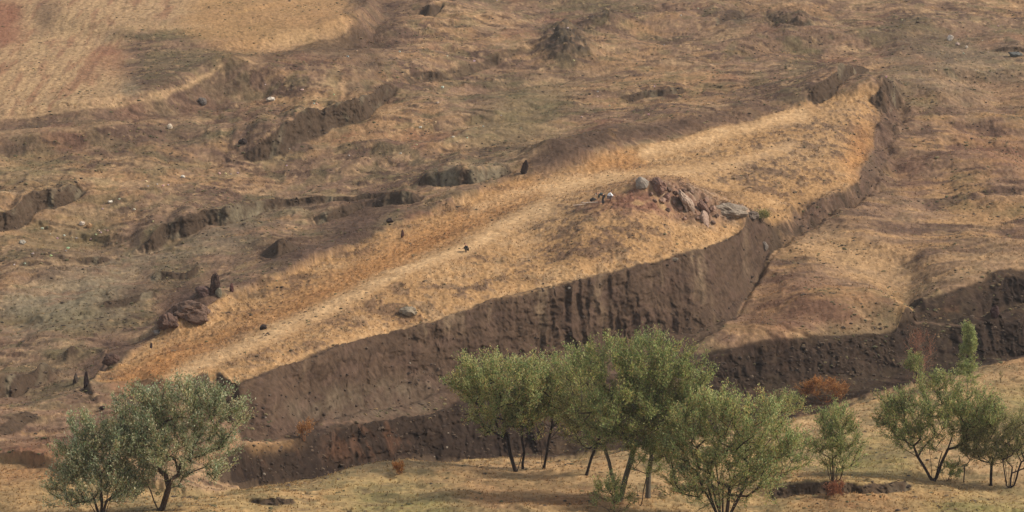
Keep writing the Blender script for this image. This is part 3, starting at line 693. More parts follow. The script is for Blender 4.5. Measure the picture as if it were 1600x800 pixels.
def tube(bag, pts, rad, colr, n=5):
    pts = np.asarray(pts, float); m = len(pts)
    T = np.gradient(pts, axis=0); T /= np.linalg.norm(T, axis=1)[:, None] + 1e-9
    ref = np.array([0.13, 1, .21]) if abs(T[0][1]) < .9 else np.array([1, 0, 0.])
    A = np.cross(T, ref); A /= np.linalg.norm(A, axis=1)[:, None] + 1e-9
    B = np.cross(T, A)
    an = np.arange(n) * 2 * math.pi / n
    r = np.asarray(rad)[:, None, None]
    V = pts[:, None, :] + r * (A[:, None, :] * np.cos(an)[None, :, None] + B[:, None, :] * np.sin(an)[None, :, None])
    ii = np.arange(m * n).reshape(m, n)
    q = np.stack([ii[:-1], np.roll(ii, -1, 1)[:-1], np.roll(ii, -1, 1)[1:], ii[1:]], -1).reshape(-1, 4)
    bag.add(V.reshape(-1, 3), q, colr)

def leaves(bag, pos, dirs, L, Wd, colr, r):
    """narrow leaf blades: pos (n,3), dirs (n,3)"""
    n = len(pos)
    if n == 0: return
    d = dirs / (np.linalg.norm(dirs, axis=1)[:, None] + 1e-9)
    q = r.normal(size=(n, 3)); s = np.cross(d, q); s /= np.linalg.norm(s, axis=1)[:, None] + 1e-9
    L = np.asarray(L)[:, None]; Wd = np.asarray(Wd)[:, None]
    V = np.stack([pos, pos + d * L * .5 + s * Wd * .5, pos + d * L, pos + d * L * .5 - s * Wd * .5], 1)
    f = np.arange(n * 4).reshape(n, 4)
    bag.add(V.reshape(-1, 3), f, np.repeat(colr, 4, 0))

LEAFC = dict(willow=[(112,128,72),(134,142,88),(88,108,60),(150,154,104),(140,124,80)],
             grey=[(112,126,88),(134,142,106),(90,106,70),(160,162,130),(124,114,80)],
             fresh=[(122,134,80),(142,150,96),(104,118,66)],
             green=[(102,118,66),(122,134,78),(84,102,56),(144,148,96),(126,116,74)],
             dry=[(150,104,74),(132,88,66),(166,122,88)], dark=[(92,100,58),(110,112,68),(128,122,80)],
             straw=[(184,142,86),(160,116,66),(140,98,56)])

def tree(name, label, cat, base, blobs, kind='willow', stems=1, ntips=150, perleaf=60, leafL=.24, seed=1, lean=0, trunk_h=.25, group=None,
         barkc=(64,50,40), shoot=.75, spread=.0, trunk_r=None, dead=0.0, open_=.35):
    """base (u,v); blobs [(u,v,ru,rv)] crown lobes in picture pixels at the tree's own distance"""
    r = np.random.default_rng(seed)
    p0, _ = hit(*base)
    p0 = np.array(p0); mp = mpp_at(p0)
    root = empty(name, tuple(p0 - np.array([0, 0, .05]))); tag(root, label, cat, group)
    B = []
    for (u, v, ru, rv) in blobs:
        B.append(((u - base[0]) * mp, (base[1] - v) * mp / math.cos(PITCH), ru * mp * 1.08, rv * mp * 1.08))
    B = np.array(B); vol = B[:, 2] ** 2 * B[:, 3]; pr = vol ** .8 / (vol ** .8).sum()
    top = (B[:, 1] + B[:, 3]).max(); wid = max((B[:, 0] + B[:, 2]).max() - (B[:, 0] - B[:, 2]).min(), .5)
    tips = []
    off = {i: r.normal() * .25 * B[i, 2] for i in range(len(B))}
    while len(tips) < ntips:
        k = r.choice(len(B), p=pr)
        d = r.normal(size=3); d /= np.linalg.norm(d)
        if d[2] < -.25 and r.random() < .6: continue
        rr = r.random() ** open_
        t = np.array([B[k, 0] + d[0] * B[k, 2] * rr, off[k] + d[1] * B[k, 2] * .85 * rr, B[k, 1] + d[2] * B[k, 3] * rr])
        if t[2] < .12 * top: continue
        tips.append(t)
    tips = np.array(tips)
    cx = B[:, 0].mean()
    # skeleton
    nodes = [np.zeros(3)]; par = [-1]
    starts = []
    for s_ in range(stems):
        a = (s_ + .5) / stems - .5
        fx = a * (wid * .42 if stems > 1 else 0) + lean * top * trunk_h
        th = top * trunk_h * (1 if stems == 1 else r.uniform(.8, 1.3))
        prev = 0
        b0 = np.array([a * .12 * stems, r.normal() * .06 * (stems > 1), 0])
        e = np.array([fx, r.normal() * .25 * th * (stems > 1), th])
        for q in (0.12, .4, .7, 1.0):
            nodes.append(b0 * (1 - q) + e * q + r.normal(size=3) * .012 * th * (q < 1)); par.append(prev if q > .12 else 0); prev = len(nodes) - 1
        starts.append(prev)
    order = np.argsort(np.linalg.norm(tips - np.array([cx * .3, 0, top * .3]), axis=1))
    tipn = []
    for ti in order:
        t = tips[ti]
        N = np.array(nodes)
        d = N - t
        dist = np.linalg.norm(d, axis=1) + np.maximum(0, N[:, 2] - t[2] + .15) * 2.5 + .22 * np.linalg.norm(N - nodes[0], axis=1) * 0
        dist[:1 + 0] += 1e3
        base_n = [k for k in range(len(nodes)) if True]
        low = N[:, 2] < top * trunk_h * .55
        dist[low] += top * .6
        k = int(np.argmin(dist)); prev = k
        seg = np.linalg.norm(t - N[k]); ns = max(1, int(seg / (.09 * top + .15)))
        pd = N[k] - N[par[k]] if par[k] >= 0 else np.array([0, 0, 1.]); pd = pd / (np.linalg.norm(pd) + 1e-6)
        for q in range(1, ns + 1):
            f = q / ns
            mid = N[k] + pd * seg * .45
            pnt = (1 - f) ** 2 * N[k] + 2 * f * (1 - f) * mid + f * f * t + r.normal(size=3) * .02 * seg * (q < ns)
            nodes.append(pnt); par.append(prev); prev = len(nodes) - 1
        tipn.append(prev)
    N = np.array(nodes); n = len(N)
    ch = [[] for _ in range(n)]
    for i, p in enumerate(par):
        if p >= 0: ch[p].append(i)
    rad = np.zeros(n); r0 = .012 + .0012 * top
    for i in range(n - 1, -1, -1):
        rad[i] = r0 if not ch[i] else (sum(rad[c] ** 2.25 for c in ch[i])) ** (1 / 2.25) + .0008
    sc_ = (trunk_r / max(rad[c] for c in ch[0])) if trunk_r else 1.0
    rad = r0 * .8 + (rad - r0 * .8) * sc_
    tb, bb = Bag(), Bag()
    bc = lin(barkc)
    # chains
    seen = set()
    stack = [(0, None)]
    def chain(i, p):
        c = [p] if p is not None else []
        c.append(i)
        while ch[i]:
            m = max(ch[i], key=lambda k: rad[k])
            for o in ch[i]:
                if o != m: stack.append((o, i))
            c.append(m); i = m
        return c
    rmax = max(rad[c] for c in ch[0]); main_r = rmax * .42; limbs = []
    for s_ in list(ch[0]): stack.append((s_, 0))
    stack.pop(0)
    while stack:
        i, p = stack.pop()
        c = chain(i, p)
        if len(c) < 2: continue
        rr = rad[c].copy(); 
        if p is not None and len(c) > 1: rr[0] = min(rr[0], rr[1] * 1.15)
        if p == 0: rr[0] = rr[1] * 1.35
        P = N[c]
        if rr.max() > main_r and len(limbs) < 14:
            w = Bag(); limbs.append((p == 0, w)); tube(w, P, rr, bc * (0.85 + .4 * r.random()), 7)
        else: tube(bb, P, rr, bc * (0.85 + .4 * r.random()), 4)
    lf = Bag(); pal = np.array([lin(c) for c in LEAFC[kind]]) * (1.55 if kind not in ('straw', 'dry') else 1) * np.array([1.04, .94, .95])
    cen = np.array([cx, 0, (B[:, 1] * vol).sum() / vol.sum()])
    tone = r.uniform(.75, 1.25, len(tipn))
    hue = r.uniform(-.08, .1, len(tipn))
    for a, k in enumerate(tipn):
        t = N[k]; q = N[par[k]]
        o = (t - q); o /= np.linalg.norm(o) + 1e-6
        if r.random() < dead: 
            # bare twigs
            for _ in range(3):
                d = o + r.normal(size=3) * .35 + np.array([0, 0, .5]); d /= np.linalg.norm(d)
                tube(bb, [t, t + d * .4 * shoot, t + d * shoot * 1.1 + r.normal(size=3) * .05], [r0 * .8, r0 * .6, r0 * .3], lin((150,132,112)) * .8, 3)
            continue
        for _ in range(4):
            d = o * .5 + (t - cen) / (np.linalg.norm(t - cen) + .1) * .45 + np.array([0, 0, .8]) + r.normal(size=3) * .4
            d /= np.linalg.norm(d)
            SL = 1.45 * shoot * r.uniform(.6, 1.3)
            e = t + d * SL
            tube(bb, [t, (t + e) / 2 + r.normal(size=3) * .03, e], [r0 * .7, r0 * .5, r0 * .25], bc * 1.1, 3)
            m = int(perleaf / 2.35)
            f = r.random(m) ** .8
            f = r.uniform(-.35, 1.05, m)
            pos = t + d * SL * f[:, None] + r.normal(size=(m, 3)) * .12 * SL * (1.15 - np.abs(f[:, None]) * .4)
            dr = d * .9 + r.normal(size=(m, 3)) * .6 + np.array([0, 0, .2])
            c = pal[r.integers(0, len(pal), m)] * (tone[a] * r.uniform(.75, 1.25, m))[:, None] * np.array([1 + hue[a], 1, 1 - hue[a]])
            leaves(lf, pos, dr, 0.85 * leafL * r.uniform(.6, 1.3, m), leafL * .34 * r.uniform(.7, 1.3, m), c, r)
    # inner sparse leaves along limbs
    ks = [k for k in range(n) if N[k, 2] > top * .35 and rad[k] < rmax * .5]
    if ks:
        m = int(len(tipn) * perleaf * .4); kk = r.choice(ks, m)
        pos = N[kk] + r.normal(size=(m, 3)) * .3 * shoot
        c = pal[r.integers(0, len(pal), m)] * r.uniform(.75, 1.1, m)[:, None]
        leaves(lf, pos, r.normal(size=(m, 3)) + np.array([0, 0, .5]), 0.85 * leafL * r.uniform(.6, 1.2, m), leafL * .44 * r.uniform(.7, 1.3, m), c, r)
    for isT, w in limbs: w.obj('trunk' if isT else 'limb', M_bark, root, True)
    tw = bb.obj('twigs', M_bark, root, True)
    if tw: tw['kind'] = 'stuff'
    cr = lf.obj('crown', M_leaf, root); cr['kind'] = 'stuff'
    return root

def rock(name, label, u, v, w, h, colr, seed=0, group=None, deep=.8, sharp=.5, sub=3, cat='rock', point=0.0, lean=0.0, yaw=None, sink=.18):
    """w, h in picture pixels; (u, v) the middle of its foot"""
    r = np.random.default_rng(seed + 500)
    p, _ = hit(u, v); mp = mpp_at(p)
    W, Hh = w * mp, h * mp / math.cos(PITCH)
    import bmesh
    sub = 4 if w * h > 500 else sub
    bm = bmesh.new(); bmesh.ops.create_icosphere(bm, subdivisions=sub, radius=1.0)
    V = np.array([q.co[:] for q in bm.verts]); Fc = np.array([[a.index for a in f.verts] for f in bm.faces]); bm.free()
    # cut by random planes for facets
    for _ in range(int(10 * sharp) + 4):
        d = r.normal(size=3); d /= np.linalg.norm(d); k = r.uniform(.62, .92)
        s_ = V @ d; m = s_ > k; V[m] -= np.outer((s_[m] - k) * (.85 if sharp > .3 else .5), d)
    nz = fbm(V[:, 0] * 1.6 + seed * 3.1, V[:, 1] * 1.6 + V[:, 2] * 1.9, seed, 2)
    rg = 1 - 2 * np.abs(fbm(V[:, 0] * 3.1 + V[:, 1] * 1.3, V[:, 2] * 3.4 - V[:, 1] * 2.2 + seed, seed + 9, 3, .6))
    V *= (1 + (.18 + .22 * sharp) * nz + (.05 + .16 * sharp) * rg)[:, None]
    V /= np.abs(V).max(0)
    z = (V[:, 2] + 1) / 2
    if point: V[:, :2] *= (1 - point * z ** 1.2)[:, None]
    V[:, 0] = V[:, 0] * W / 2 + lean * z * W; V[:, 1] *= W / 2 * deep
    V[:, 2] = z * Hh * (1 + sink) - Hh * sink
    a = yaw if yaw is not None else 0
    ca, sa = math.cos(a), math.sin(a)
    V[:, 0], V[:, 1] = V[:, 0] * ca - V[:, 1] * sa, V[:, 0] * sa + V[:, 1] * ca
    c = lin(colr)[None, :] * (1 + .25 * fbm(V[:, 0] * 3, V[:, 1] * 3 + V[:, 2] * 3, seed + 3, 3))[:, None]
    o = mesh_obj(name, V, Fc, M_rock, c, False)
    o.location = p + Vector((0, W / 2 * deep * .5, 0))
    tag(o, label, cat, group)
    return o

# ------------------------------------------------------------------ trees and bushes
WT = 'willow trees along the near edge of the gully'
tree('willow_tree', 'broad grey-green tree at lower left with forked trunk and pale bare twigs', 'tree', (252,798),
     [(230,650,44,40),(300,640,52,42),(350,650,34,40),(270,700,60,40),(330,700,42,40),(215,690,30,30),(255,625,24,22),(345,735,25,18),(250,745,40,26)], 'grey', 2, 290, 66, .26, 11, trunk_h=.26, trunk_r=.26, dead=.05, group=WT, shoot=.8)
tree('willow_bush', 'dense rounded grey-green bush left of the broad forked tree', 'bush', (158,808),
     [(130,668,20,20),(170,700,42,32),(120,725,32,34),(150,755,60,40),(190,770,34,36),(105,775,26,30),(195,690,24,24)], 'grey', 5, 250, 66, .25, 12, trunk_h=.3, dead=.08, group='bushes beside the willow trees', shoot=.75)
tree('willow_tree', 'leftmost tree of the central clump with two dark straight trunks', 'tree', (806,737),
     [(760,600,48,38),(800,585,50,38),(735,610,30,30),(850,590,30,34),(790,640,48,34),(830,655,26,34),(770,660,36,24)], 'willow', 2, 250, 62, .24, 13, trunk_h=.36, trunk_r=.17, group=WT, barkc=(38,30,26), spread=.3)
tree('willow_tree', 'slim tree with one short straight dark trunk, third trunk of the central clump', 'tree', (817,733),
     [(835,600,26,40),(820,640,26,32)], 'willow', 1, 50, 50, .24, 14, trunk_h=.4, trunk_r=.12, group=WT, barkc=(40,32,28))
tree('willow_tree', 'twin-stemmed slender tree in the middle of the central clump', 'tree', (849,733),
     [(868,590,34,38),(850,630,28,34),(880,640,30,36),(900,600,30,30)], 'willow', 2, 110, 56, .24, 15, trunk_h=.36, trunk_r=.12, group=WT, barkc=(40,32,28))
tree('willow_tree', 'tree with a leaning dark trunk tilted to the right, behind the big central tree', 'tree', (917,743),
     [(925,620,34,40),(915,670,40,34),(900,640,30,34),(950,650,30,40)], 'dark', 1, 110, 56, .24, 16, lean=.32, trunk_h=.4, trunk_r=.13, group=WT, barkc=(44,34,28))
tree('willow_tree', 'tallest central tree with a grey trunk forking low into many limbs', 'tree', (967,783),
     [(950,580,52,44),(1010,575,54,48),(1060,585,44,42),(905,575,32,34),(980,630,56,40),(1045,640,46,38),(1000,670,50,26),(930,640,36,36),(1080,610,24,28),(950,680,40,26),(1040,680,40,26)], 'green', 2, 380, 66, .25, 17, trunk_h=.3, trunk_r=.24, group=WT, barkc=(92,82,66), shoot=.8)
tree('willow_tree', 'tree with a thick mottled grey trunk just right of the tallest central tree', 'tree', (1013,778),
     [(1040,610,44,42),(1060,650,40,34),(1010,640,40,36),(1030,690,30,26)], 'dark', 1, 120, 60, .25, 18, lean=.05, trunk_h=.42, trunk_r=.24, group=WT, barkc=(88,80,68))
tree('sapling', 'pale yellow-green sapling in front of the thick mottled trunk', 'sapling', (1000,790),
     [(1010,705,24,18),(985,720,12,14),(1020,735,16,16)], 'fresh', 2, 40, 34, .2, 19, trunk_h=.35, shoot=.5, trunk_r=.04)
tree('willow_bush', 'low thin green bush at the foot of the tallest central tree', 'bush', (960,806),
     [(950,770,24,26),(975,780,18,20),(935,785,12,14)], 'green', 3, 45, 34, .2, 20, trunk_h=.2, shoot=.5, group='bushes beside the willow trees')
tree('willow_bush', 'largest bush at bottom right of centre, many stems fanning from one dark base', 'bush', (1130,812),
     [(1075,690,38,44),(1120,660,46,44),(1170,650,42,36),(1200,690,40,36),(1130,720,60,44),(1080,740,36,30),(1190,735,40,34),(1230,700,26,26),(1110,640,30,26),(1055,700,24,36),(1090,770,50,24),(1170,760,44,26)], 'willow', 9, 380, 62, .24, 21, trunk_h=.34, dead=.05, group='bushes beside the willow trees', shoot=.75)
tree('willow_bush', 'light green bush against the dark bank, above the largest fan-shaped bush', 'bush', (1222,676),
     [(1220,635,30,22),(1200,640,18,16),(1245,645,16,14)], 'willow', 3, 60, 44, .22, 22, trunk_h=.3, shoot=.6, group='bushes beside the willow trees')
tree('willow_bush', 'low bush with bare lower limbs reaching right of the fan-shaped bush', 'bush', (1218,745),
     [(1250,700,24,20),(1235,720,26,18),(1210,715,22,18)], 'green', 4, 60, 40, .22, 23, trunk_h=.25, dead=.15, shoot=.6, group='bushes beside the willow trees')
tree('willow_bush', 'narrow upright green bush standing alone above the small earth step', 'bush', (1305,752),
     [(1305,665,26,26),(1295,700,24,32),(1325,690,22,30),(1310,730,22,16)], 'green', 7, 100, 50, .22, 24, trunk_h=.3, shoot=.7, group='bushes beside the willow trees')
tree('willow_tree', 'spreading tree on the right with several dark limbs fanning from its foot', 'tree', (1458,752),
     [(1460,610,34,28),(1410,650,38,32),(1470,650,46,36),(1520,640,34,34),(1395,660,26,26),(1430,690,40,24),(1510,680,36,26),(1390,640,20,18),(1535,660,20,22)], 'green', 4, 280, 54, .23, 25, trunk_h=.34, trunk_r=.13, group=WT, barkc=(52,40,34), shoot=.75)
tree('sapling', 'tiny dark sapling with a thin forked stem beside the spreading right-hand tree', 'sapling', (1506,753),
     [(1508,708,16,12),(1500,720,10,8)], 'dark', 1, 18, 22, .2, 26, trunk_h=.5, shoot=.4, trunk_r=.06, barkc=(44,34,30))
tree('willow_tree', 'small tree with one short dark trunk near the right edge', 'tree', (1548,758),
     [(1545,665,32,26),(1530,690,28,26),(1565,690,24,26),(1550,710,26,16)], 'dark', 1, 120, 46, .22, 27, trunk_h=.3, trunk_r=.13, group=WT, barkc=(40,32,28), dead=.1)
tree('willow_bush', 'twiggy half-bare bush cut by the right edge of the picture', 'bush', (1577,762),
     [(1595,670,30,26),(1580,700,26,28),(1610,700,24,36)], 'dark', 6, 110, 36, .22, 28, trunk_h=.32, dead=.25, group='bushes beside the willow trees', barkc=(50,40,36))
tree('willow_bush', 'small low bush right of the foot of the spreading tree', 'bush', (1478,752),
     [(1482,735,14,12),(1492,742,8,8)], 'green', 3, 22, 30, .2, 29, trunk_h=.25, shoot=.4, group='bushes beside the willow trees')
tree('poplar_sapling', 'slender bright yellow-green poplar rising above the spreading tree', 'tree', (1513,612),
     [(1511,518,8,17),(1512,550,12,26),(1510,585,14,26),(1514,535,9,20)], 'fresh', 1, 110, 44, .22, 30, trunk_h=.5, shoot=.45, trunk_r=.05, barkc=(110,104,80))
tree('shrub', 'dark green leaning shrub with a bare foot, left of the poplar', 'shrub', (1443,616),
     [(1425,565,13,12),(1432,580,9,12)], 'green', 1, 34, 40, .22, 31, lean=-.35, trunk_h=.55, shoot=.45, trunk_r=.12, barkc=(44,36,30))
tree('shrub', 'bare reddish twig shrub against the dark bank', 'shrub', (1434,598),
     [(1434,545,20,24),(1436,570,16,18)], 'dry', 9, 90, 8, .2, 32, trunk_h=.35, shoot=.9, dead=.55, barkc=(150,108,88))
tree('sapling', 'thin lone sapling on the pale grass by the right edge', 'sapling', (1564,598),
     [(1564,588,3,7)], 'dark', 1, 7, 8, .15, 33, trunk_h=.5, shoot=.2, trunk_r=.03)
tree('shrub', 'dry straw-coloured shrub on the ledge below the boat-shaped wall', 'shrub', (475,688),
     [(475,670,12,9)], 'straw', 6, 26, 26, .2, 34, trunk_h=.3, shoot=.5, barkc=(150,104,70), dead=.3)
tree('shrub', 'rust-orange dry shrub on the bank below the right-hand gully wall', 'shrub', (1290,628),
     [(1285,604,28,12),(1310,612,18,10),(1262,610,14,9)], 'straw', 6, 70, 44, .22, 35, trunk_h=.3, shoot=.45, barkc=(140,92,60))
tree('shrub', 'brown dry tussock on the small earth step near bottom right', 'shrub', (1306,778),
     [(1306,764,13,9)], 'dry', 5, 24, 40, .2, 36, trunk_h=.3, shoot=.35, barkc=(110,80,60))
tree('shrub', 'small dry tussock on the rim of the pale foreground grass, left of centre', 'shrub', (623,741),
     [(623,732,9,6)], 'straw', 5, 20, 44, .18, 37, trunk_h=.3, shoot=.3, barkc=(110,86,60))
tree('shrub', 'dry grey-brown shrub at the corner where wall and right flank of the plateau meet', 'shrub', (1188,346),
     [(1190,338,10,5)], 'dark', 5, 18, 20, .3, 38, trunk_h=.3, shoot=.5)

# ------------------------------------------------------------------ rocks
G1, G2, G3, G4 = (134,122,108), (96,78,66), (54,42,36), (204,192,172)
rock('boulder', 'grey rounded boulder crowning the red soil mound', 1003, 295, 22, 20, G1, 1, sharp=.4)
rock('outcrop', 'reddish broken rock right of the rounded boulder on the mound', 1030, 304, 28, 24, (112,84,70), 2, sharp=.9, deep=1.2)
rock('stone', 'reddish upright stone below the broken rock on the mound', 1043, 315, 14, 15, (126,94,80), 3, sharp=.8, point=.3)
rock('rock_slab', 'long pale slab tilted down the right side of the mound', 1084, 333, 22, 36, (156,132,112), 4, lean=-.95, deep=1.5, sharp=.9, sink=.25)
rock('rock_slab', 'narrow pale slab below the long one on the mound', 1106, 354, 17, 28, (150,124,106), 5, lean=-.7, deep=1.5, sharp=.9, sink=.35)
rock('outcrop', 'brown rubbly rock between the two pale slabs', 1106, 338, 20, 26, (114,88,74), 6, sharp=.9, lean=-.5)
rock('rock_slab', 'large grey flat-topped slab right of the mound', 1152, 342, 62, 24, (134,118,100), 7, lean=-.32, deep=.7, sharp=.9)
rock('stone', 'dark jagged stone at the right end of the large grey slab', 1176, 345, 22, 15, (98,84,72), 8, sharp=.9)
rock('boulder', 'grey boulder lodged in the corner scarp right of the wall', 1195, 392, 12, 15, (120,108,96), 9, sharp=.3)
rock('rock_spire', 'tall dark pointed rock on the left edge of the plateau', 336, 462, 22, 36, (62,46,38), 10, sharp=.9, point=.42, deep=1.0)
rock('boulder', 'grey oval stone leaning against the tall dark pointed rock', 341, 466, 11, 18, (112,104,84), 11, sharp=.1, sub=3)
rock('stone', 'small dark red standing stone right of the tall pointed rock', 361, 456, 9, 14, (84,54,48), 12, sharp=.5, point=.4)
rock('outcrop', 'low dark hump of rock left of the tall pointed rock', 316, 464, 26, 16, (86,66,58), 13, sharp=.4)
rock('outcrop', 'big purple-brown earth outcrop left of the pointed rock', 298, 503, 66, 34, (98,76,62), 14, sharp=.9, deep=.8)
rock('outcrop', 'steep-ended brown outcrop at the left end of the big one', 264, 518, 40, 28, (92,70,58), 15, sharp=.9, deep=.8)
rock('boulder', 'pale grey stones at the foot of the big brown outcrop', 246, 524, 14, 8, (132,122,110), 16, sharp=.8)
rock('standing_stone', 'dark fin-shaped stone at the left end of the upper rim', 819, 271, 17, 26, (52,40,34), 17, point=.7, lean=.15, sharp=.8, deep=.5)
rock('standing_stone', 'small dark red fin-shaped stone outside the upper left rim', 629, 371, 7, 13, (74,46,38), 18, point=.5, sharp=.7)
rock('boulder', 'dark flat boulder on the slope above the small red standing stone', 609, 348, 13, 7, G3, 19, sharp=.5)
rock('outcrop', 'grey lichened rock pile in the tufted grass above the wall', 638, 494, 29, 16, (128,114,94), 20, sharp=.9)
rock('boulder', 'small dark boulder beside the pale path near the left tip', 411, 515, 12, 8, G3, 21, sharp=.4)
rock('standing_stone', 'dark leaning fin of rock at far left below the plateau tip', 133, 607, 11, 27, (56,42,38), 22, point=.4, lean=.25, sharp=.6)
rock('standing_stone', 'low dark fin of rock left of the leaning one', 117, 600, 12, 17, (72,60,50), 23, point=.5, lean=.3, sharp=.6)
rock('boulder', 'brown dome-shaped boulder above the leaning fin at far left', 172, 571, 28, 18, (82,62,52), 24, sharp=.3)
rock('standing_stone', 'small dark stone on the left rim above the orange grass', 236, 545, 5, 10, (56,42,38), 25, point=.4)
rock('boulder', 'round cream-coloured stone alone on the bare upper left slope', 265, 202, 9, 8, (196,176,150), 26, sharp=.1)
rock('boulder', 'white stone lying in a dark hollow on the left slope', 378, 221, 8, 5, G4, 27)
rock('outcrop', 'added dark lump standing for the shaded hole around the white stone on the left slope', 381, 226, 17, 10, G3, 28, sharp=.9)  # dark lump added to give the hole its shade
rock('rock_slab', 'flat white slab on the upper left slope under the ridge', 422, 158, 15, 6, (178,164,146), 29, sharp=.8)
rock('boulder', 'grey round-topped boulder below the ridge at upper left', 315, 164, 15, 13, (96,86,78), 30, sharp=.3)
rock('boulder', 'largest white rock of the rocky patch at upper right', 1485, 63, 11, 9, (190,174,156), 31, sharp=.8)
rock('boulder', 'pale rock just below the largest white one at upper right', 1496, 70, 8, 5, (160,136,120), 32, sharp=.8)
rock('boulder', 'white pointed stone low in the rocky patch at upper right', 1511, 76, 5, 5, (186,170,150), 33)
rock('boulder', 'tan rounded boulder above the white stones at far left', 139, 357, 10, 8, (150,116,80), 34, sharp=.2)
rock('boulder', 'pale angular rock left of the tan rounded boulder', 128, 352, 10, 7, (176,158,138), 35)
rock('boulder', 'white stone alone on the grass above the short left scarp', 173, 318, 9, 5, G4, 36)
rock('boulder', 'wide white stone on the brown slope at left', 286, 278, 8, 4, G4, 37)
rock('rock_slab', 'thin pale slab on the top edge of the wall', 1052, 408, 20, 5, (104,92,78), 38, sharp=.8)
rock('outcrop', 'dark rock block on the bank of the gully by the right edge', 1555, 496, 16, 20, (66,46,42), 41, sharp=.6)
rock('outcrop', 'grey rock cluster on the far slope at the right edge', 1585, 88, 26, 9, (92,90,84), 42, sharp=.9)
rock('boulder', 'rough grey stones at the left end of the short far-left scarp', 35, 382, 13, 8, (150,140,124), 43, sharp=.9)
rock('boulder', 'dark stone beside the pale track at far lower left', 160, 641, 11, 8, (60,46,40), 44, sharp=.5)
# scattered white stones, in the clusters the hillside shows
CL_ = {
 'white stones on the slope below the short far-left scarp': [(150,366),(158,363),(163,359),(168,360),(155,360),(106,387),(103,392),(112,371),(119,372),(52,397),(39,412),(22,414),(80,400),(142,373),(77,366),(66,357),(100,367),(90,372)],
 'white stones on the grass right of the short far-left scarp': [(228,284),(254,290),(263,289),(231,290),(246,287),(343,272),(352,271),(360,272),(372,270),(186,311),(240,345),(210,327),(160,327)],
 'white stones in the ravine bed at upper left': [(452,233),(546,243),(448,258),(626,240),(491,161),(496,162),(521,147),(557,79),(544,88),(472,140),(415,132),(625,80)],
 'white stones on the green-brown slope above the rim': [(708,215),(714,222),(783,181),(692,137),(684,160),(755,196),(657,200),(699,87),(742,95),(650,226),(680,190),(730,214),(625,239)],
 'white stones on the far slope at top centre': [(865,46),(888,43),(996,12),(1038,70),(1022,134),(934,143),(934,151),(953,165),(924,171),(909,183),(1014,179),(813,199),(1090,12),(1064,25),(777,1),(895,95)],
 'pale stones on the far slope at top right': [(1462,109),(1545,81),(1525,109),(1480,70),(1385,120),(1506,83),(1535,64),(1410,30),(1560,40)],
 'pale stones below the wall and on the gully bank': [(640,568),(700,678),(866,450),(889,450),(698,700),(412,742),(678,714),(415,652)],
}
# each cluster's stones share one mesh shape per size
_b = 700
for g, pts in CL_.items():
    lab = {'white stones on the slope below the short far-left scarp': 'small white stone on the slope below the short far-left scarp',
           'white stones on the grass right of the short far-left scarp': 'small white stone on the grass right of the short far-left scarp',
           'white stones in the ravine bed at upper left': 'small white stone on the slopes around the upper left ravine',
           'white stones on the green-brown slope above the rim': 'small white stone on the green-brown slope above the plateau rim',
           'white stones on the far slope at top centre': 'tiny white stone on the far slope at top centre',
           'pale stones on the far slope at top right': 'tiny pale stone on the far slope at top right',
           'pale stones below the wall and on the gully bank': 'small pale stone lodged in the dark wall or gully bank'}[g]
    for (u, v) in pts:
        _b += 1
        sz = random.uniform(2.0, 4.4) * (.8 if 'tiny' in lab else 1)
        rock('stone', lab, u, v + 1, sz * 1.25, sz * .75, tuple(x * random.uniform(.85, 1.12) for x in (178, 163, 142)) if 'dark wall' not in lab else (150,136,118), _b, group=g, sub=2, cat='stone')

for k, (u, v, w, h) in enumerate([(1046,300,12,8),(1056,304,10,8),(1052,322,11,9),(1062,328,10,7),(1036,318,12,9),(1044,332,9,7),(1064,312,11,8),(1094,306,12,8),(1104,316,11,9),(1114,330,12,9),(1120,342,9,7),(1024,316,9,6),(1018,306,8,6),(1092,344,9,7),(1070,344,8,5),(1116,350,8,6),(1068,300,9,6),(1082,302,8,6)]):
    rock('stone', 'reddish-brown broken stone in the rubble right of the mound peak', u, v, w, h, tuple(x * (.82 + k % 5 * .09) for x in (122, 96, 80)), 900 + k, group='rubble stones on the mound', sharp=.9, sub=2, deep=1.1)
def scatter(name, label, n, dens, size, sq, cols, seed, hgt=.5):
    r = np.random.default_rng(seed)
    pr_ = np.clip(dens, 0, None).ravel().astype(np.float64); pr_ /= pr_.sum()
    ids = r.choice(len(pr_), n, p=pr_)
    import bmesh
    bm = bmesh.new(); bmesh.ops.create_icosphere(bm, subdivisions=1, radius=1.0)
    B0 = np.array([q.co[:] for q in bm.verts]); F0 = np.array([[a.index for a in f.verts] for f in bm.faces]); bm.free()
    sz = r.uniform(size[0], size[1], n) * r.uniform(.5, 1, n)
    V = B0[None] * (1 + r.uniform(-.35, .35, (n, len(B0), 1)))
    V = V * (sz[:, None] * np.stack([r.uniform(.7, 1.5, n), r.uniform(.7, 1.3, n), np.full(n, hgt)], 1))[:, None, :]
    P = np.stack([VX.ravel()[ids], VY.ravel()[ids], VZ.ravel()[ids]], -1)
    P[:, :2] += r.uniform(-.1, .1, (n, 2))
    V = V + P[:, None, :]
    pal = np.array([lin(c) for c in cols]); c = pal[r.integers(0, len(pal), n)] * r.uniform(.8, 1.2, n)[:, None]
    b = Bag(); b.add(V.reshape(-1, 3), (F0[None] + (np.arange(n) * len(B0))[:, None, None]).reshape(-1, 3), np.repeat(c, len(B0), 0))
    tag(b.obj(name, M_rock), label, None, None, 'stuff')
cell_ = (PUF > -30) & (PUF < 1630) & (PVF > -10) & (PVF < 830)
ft = np.clip(CL + BR, 0, 1); 
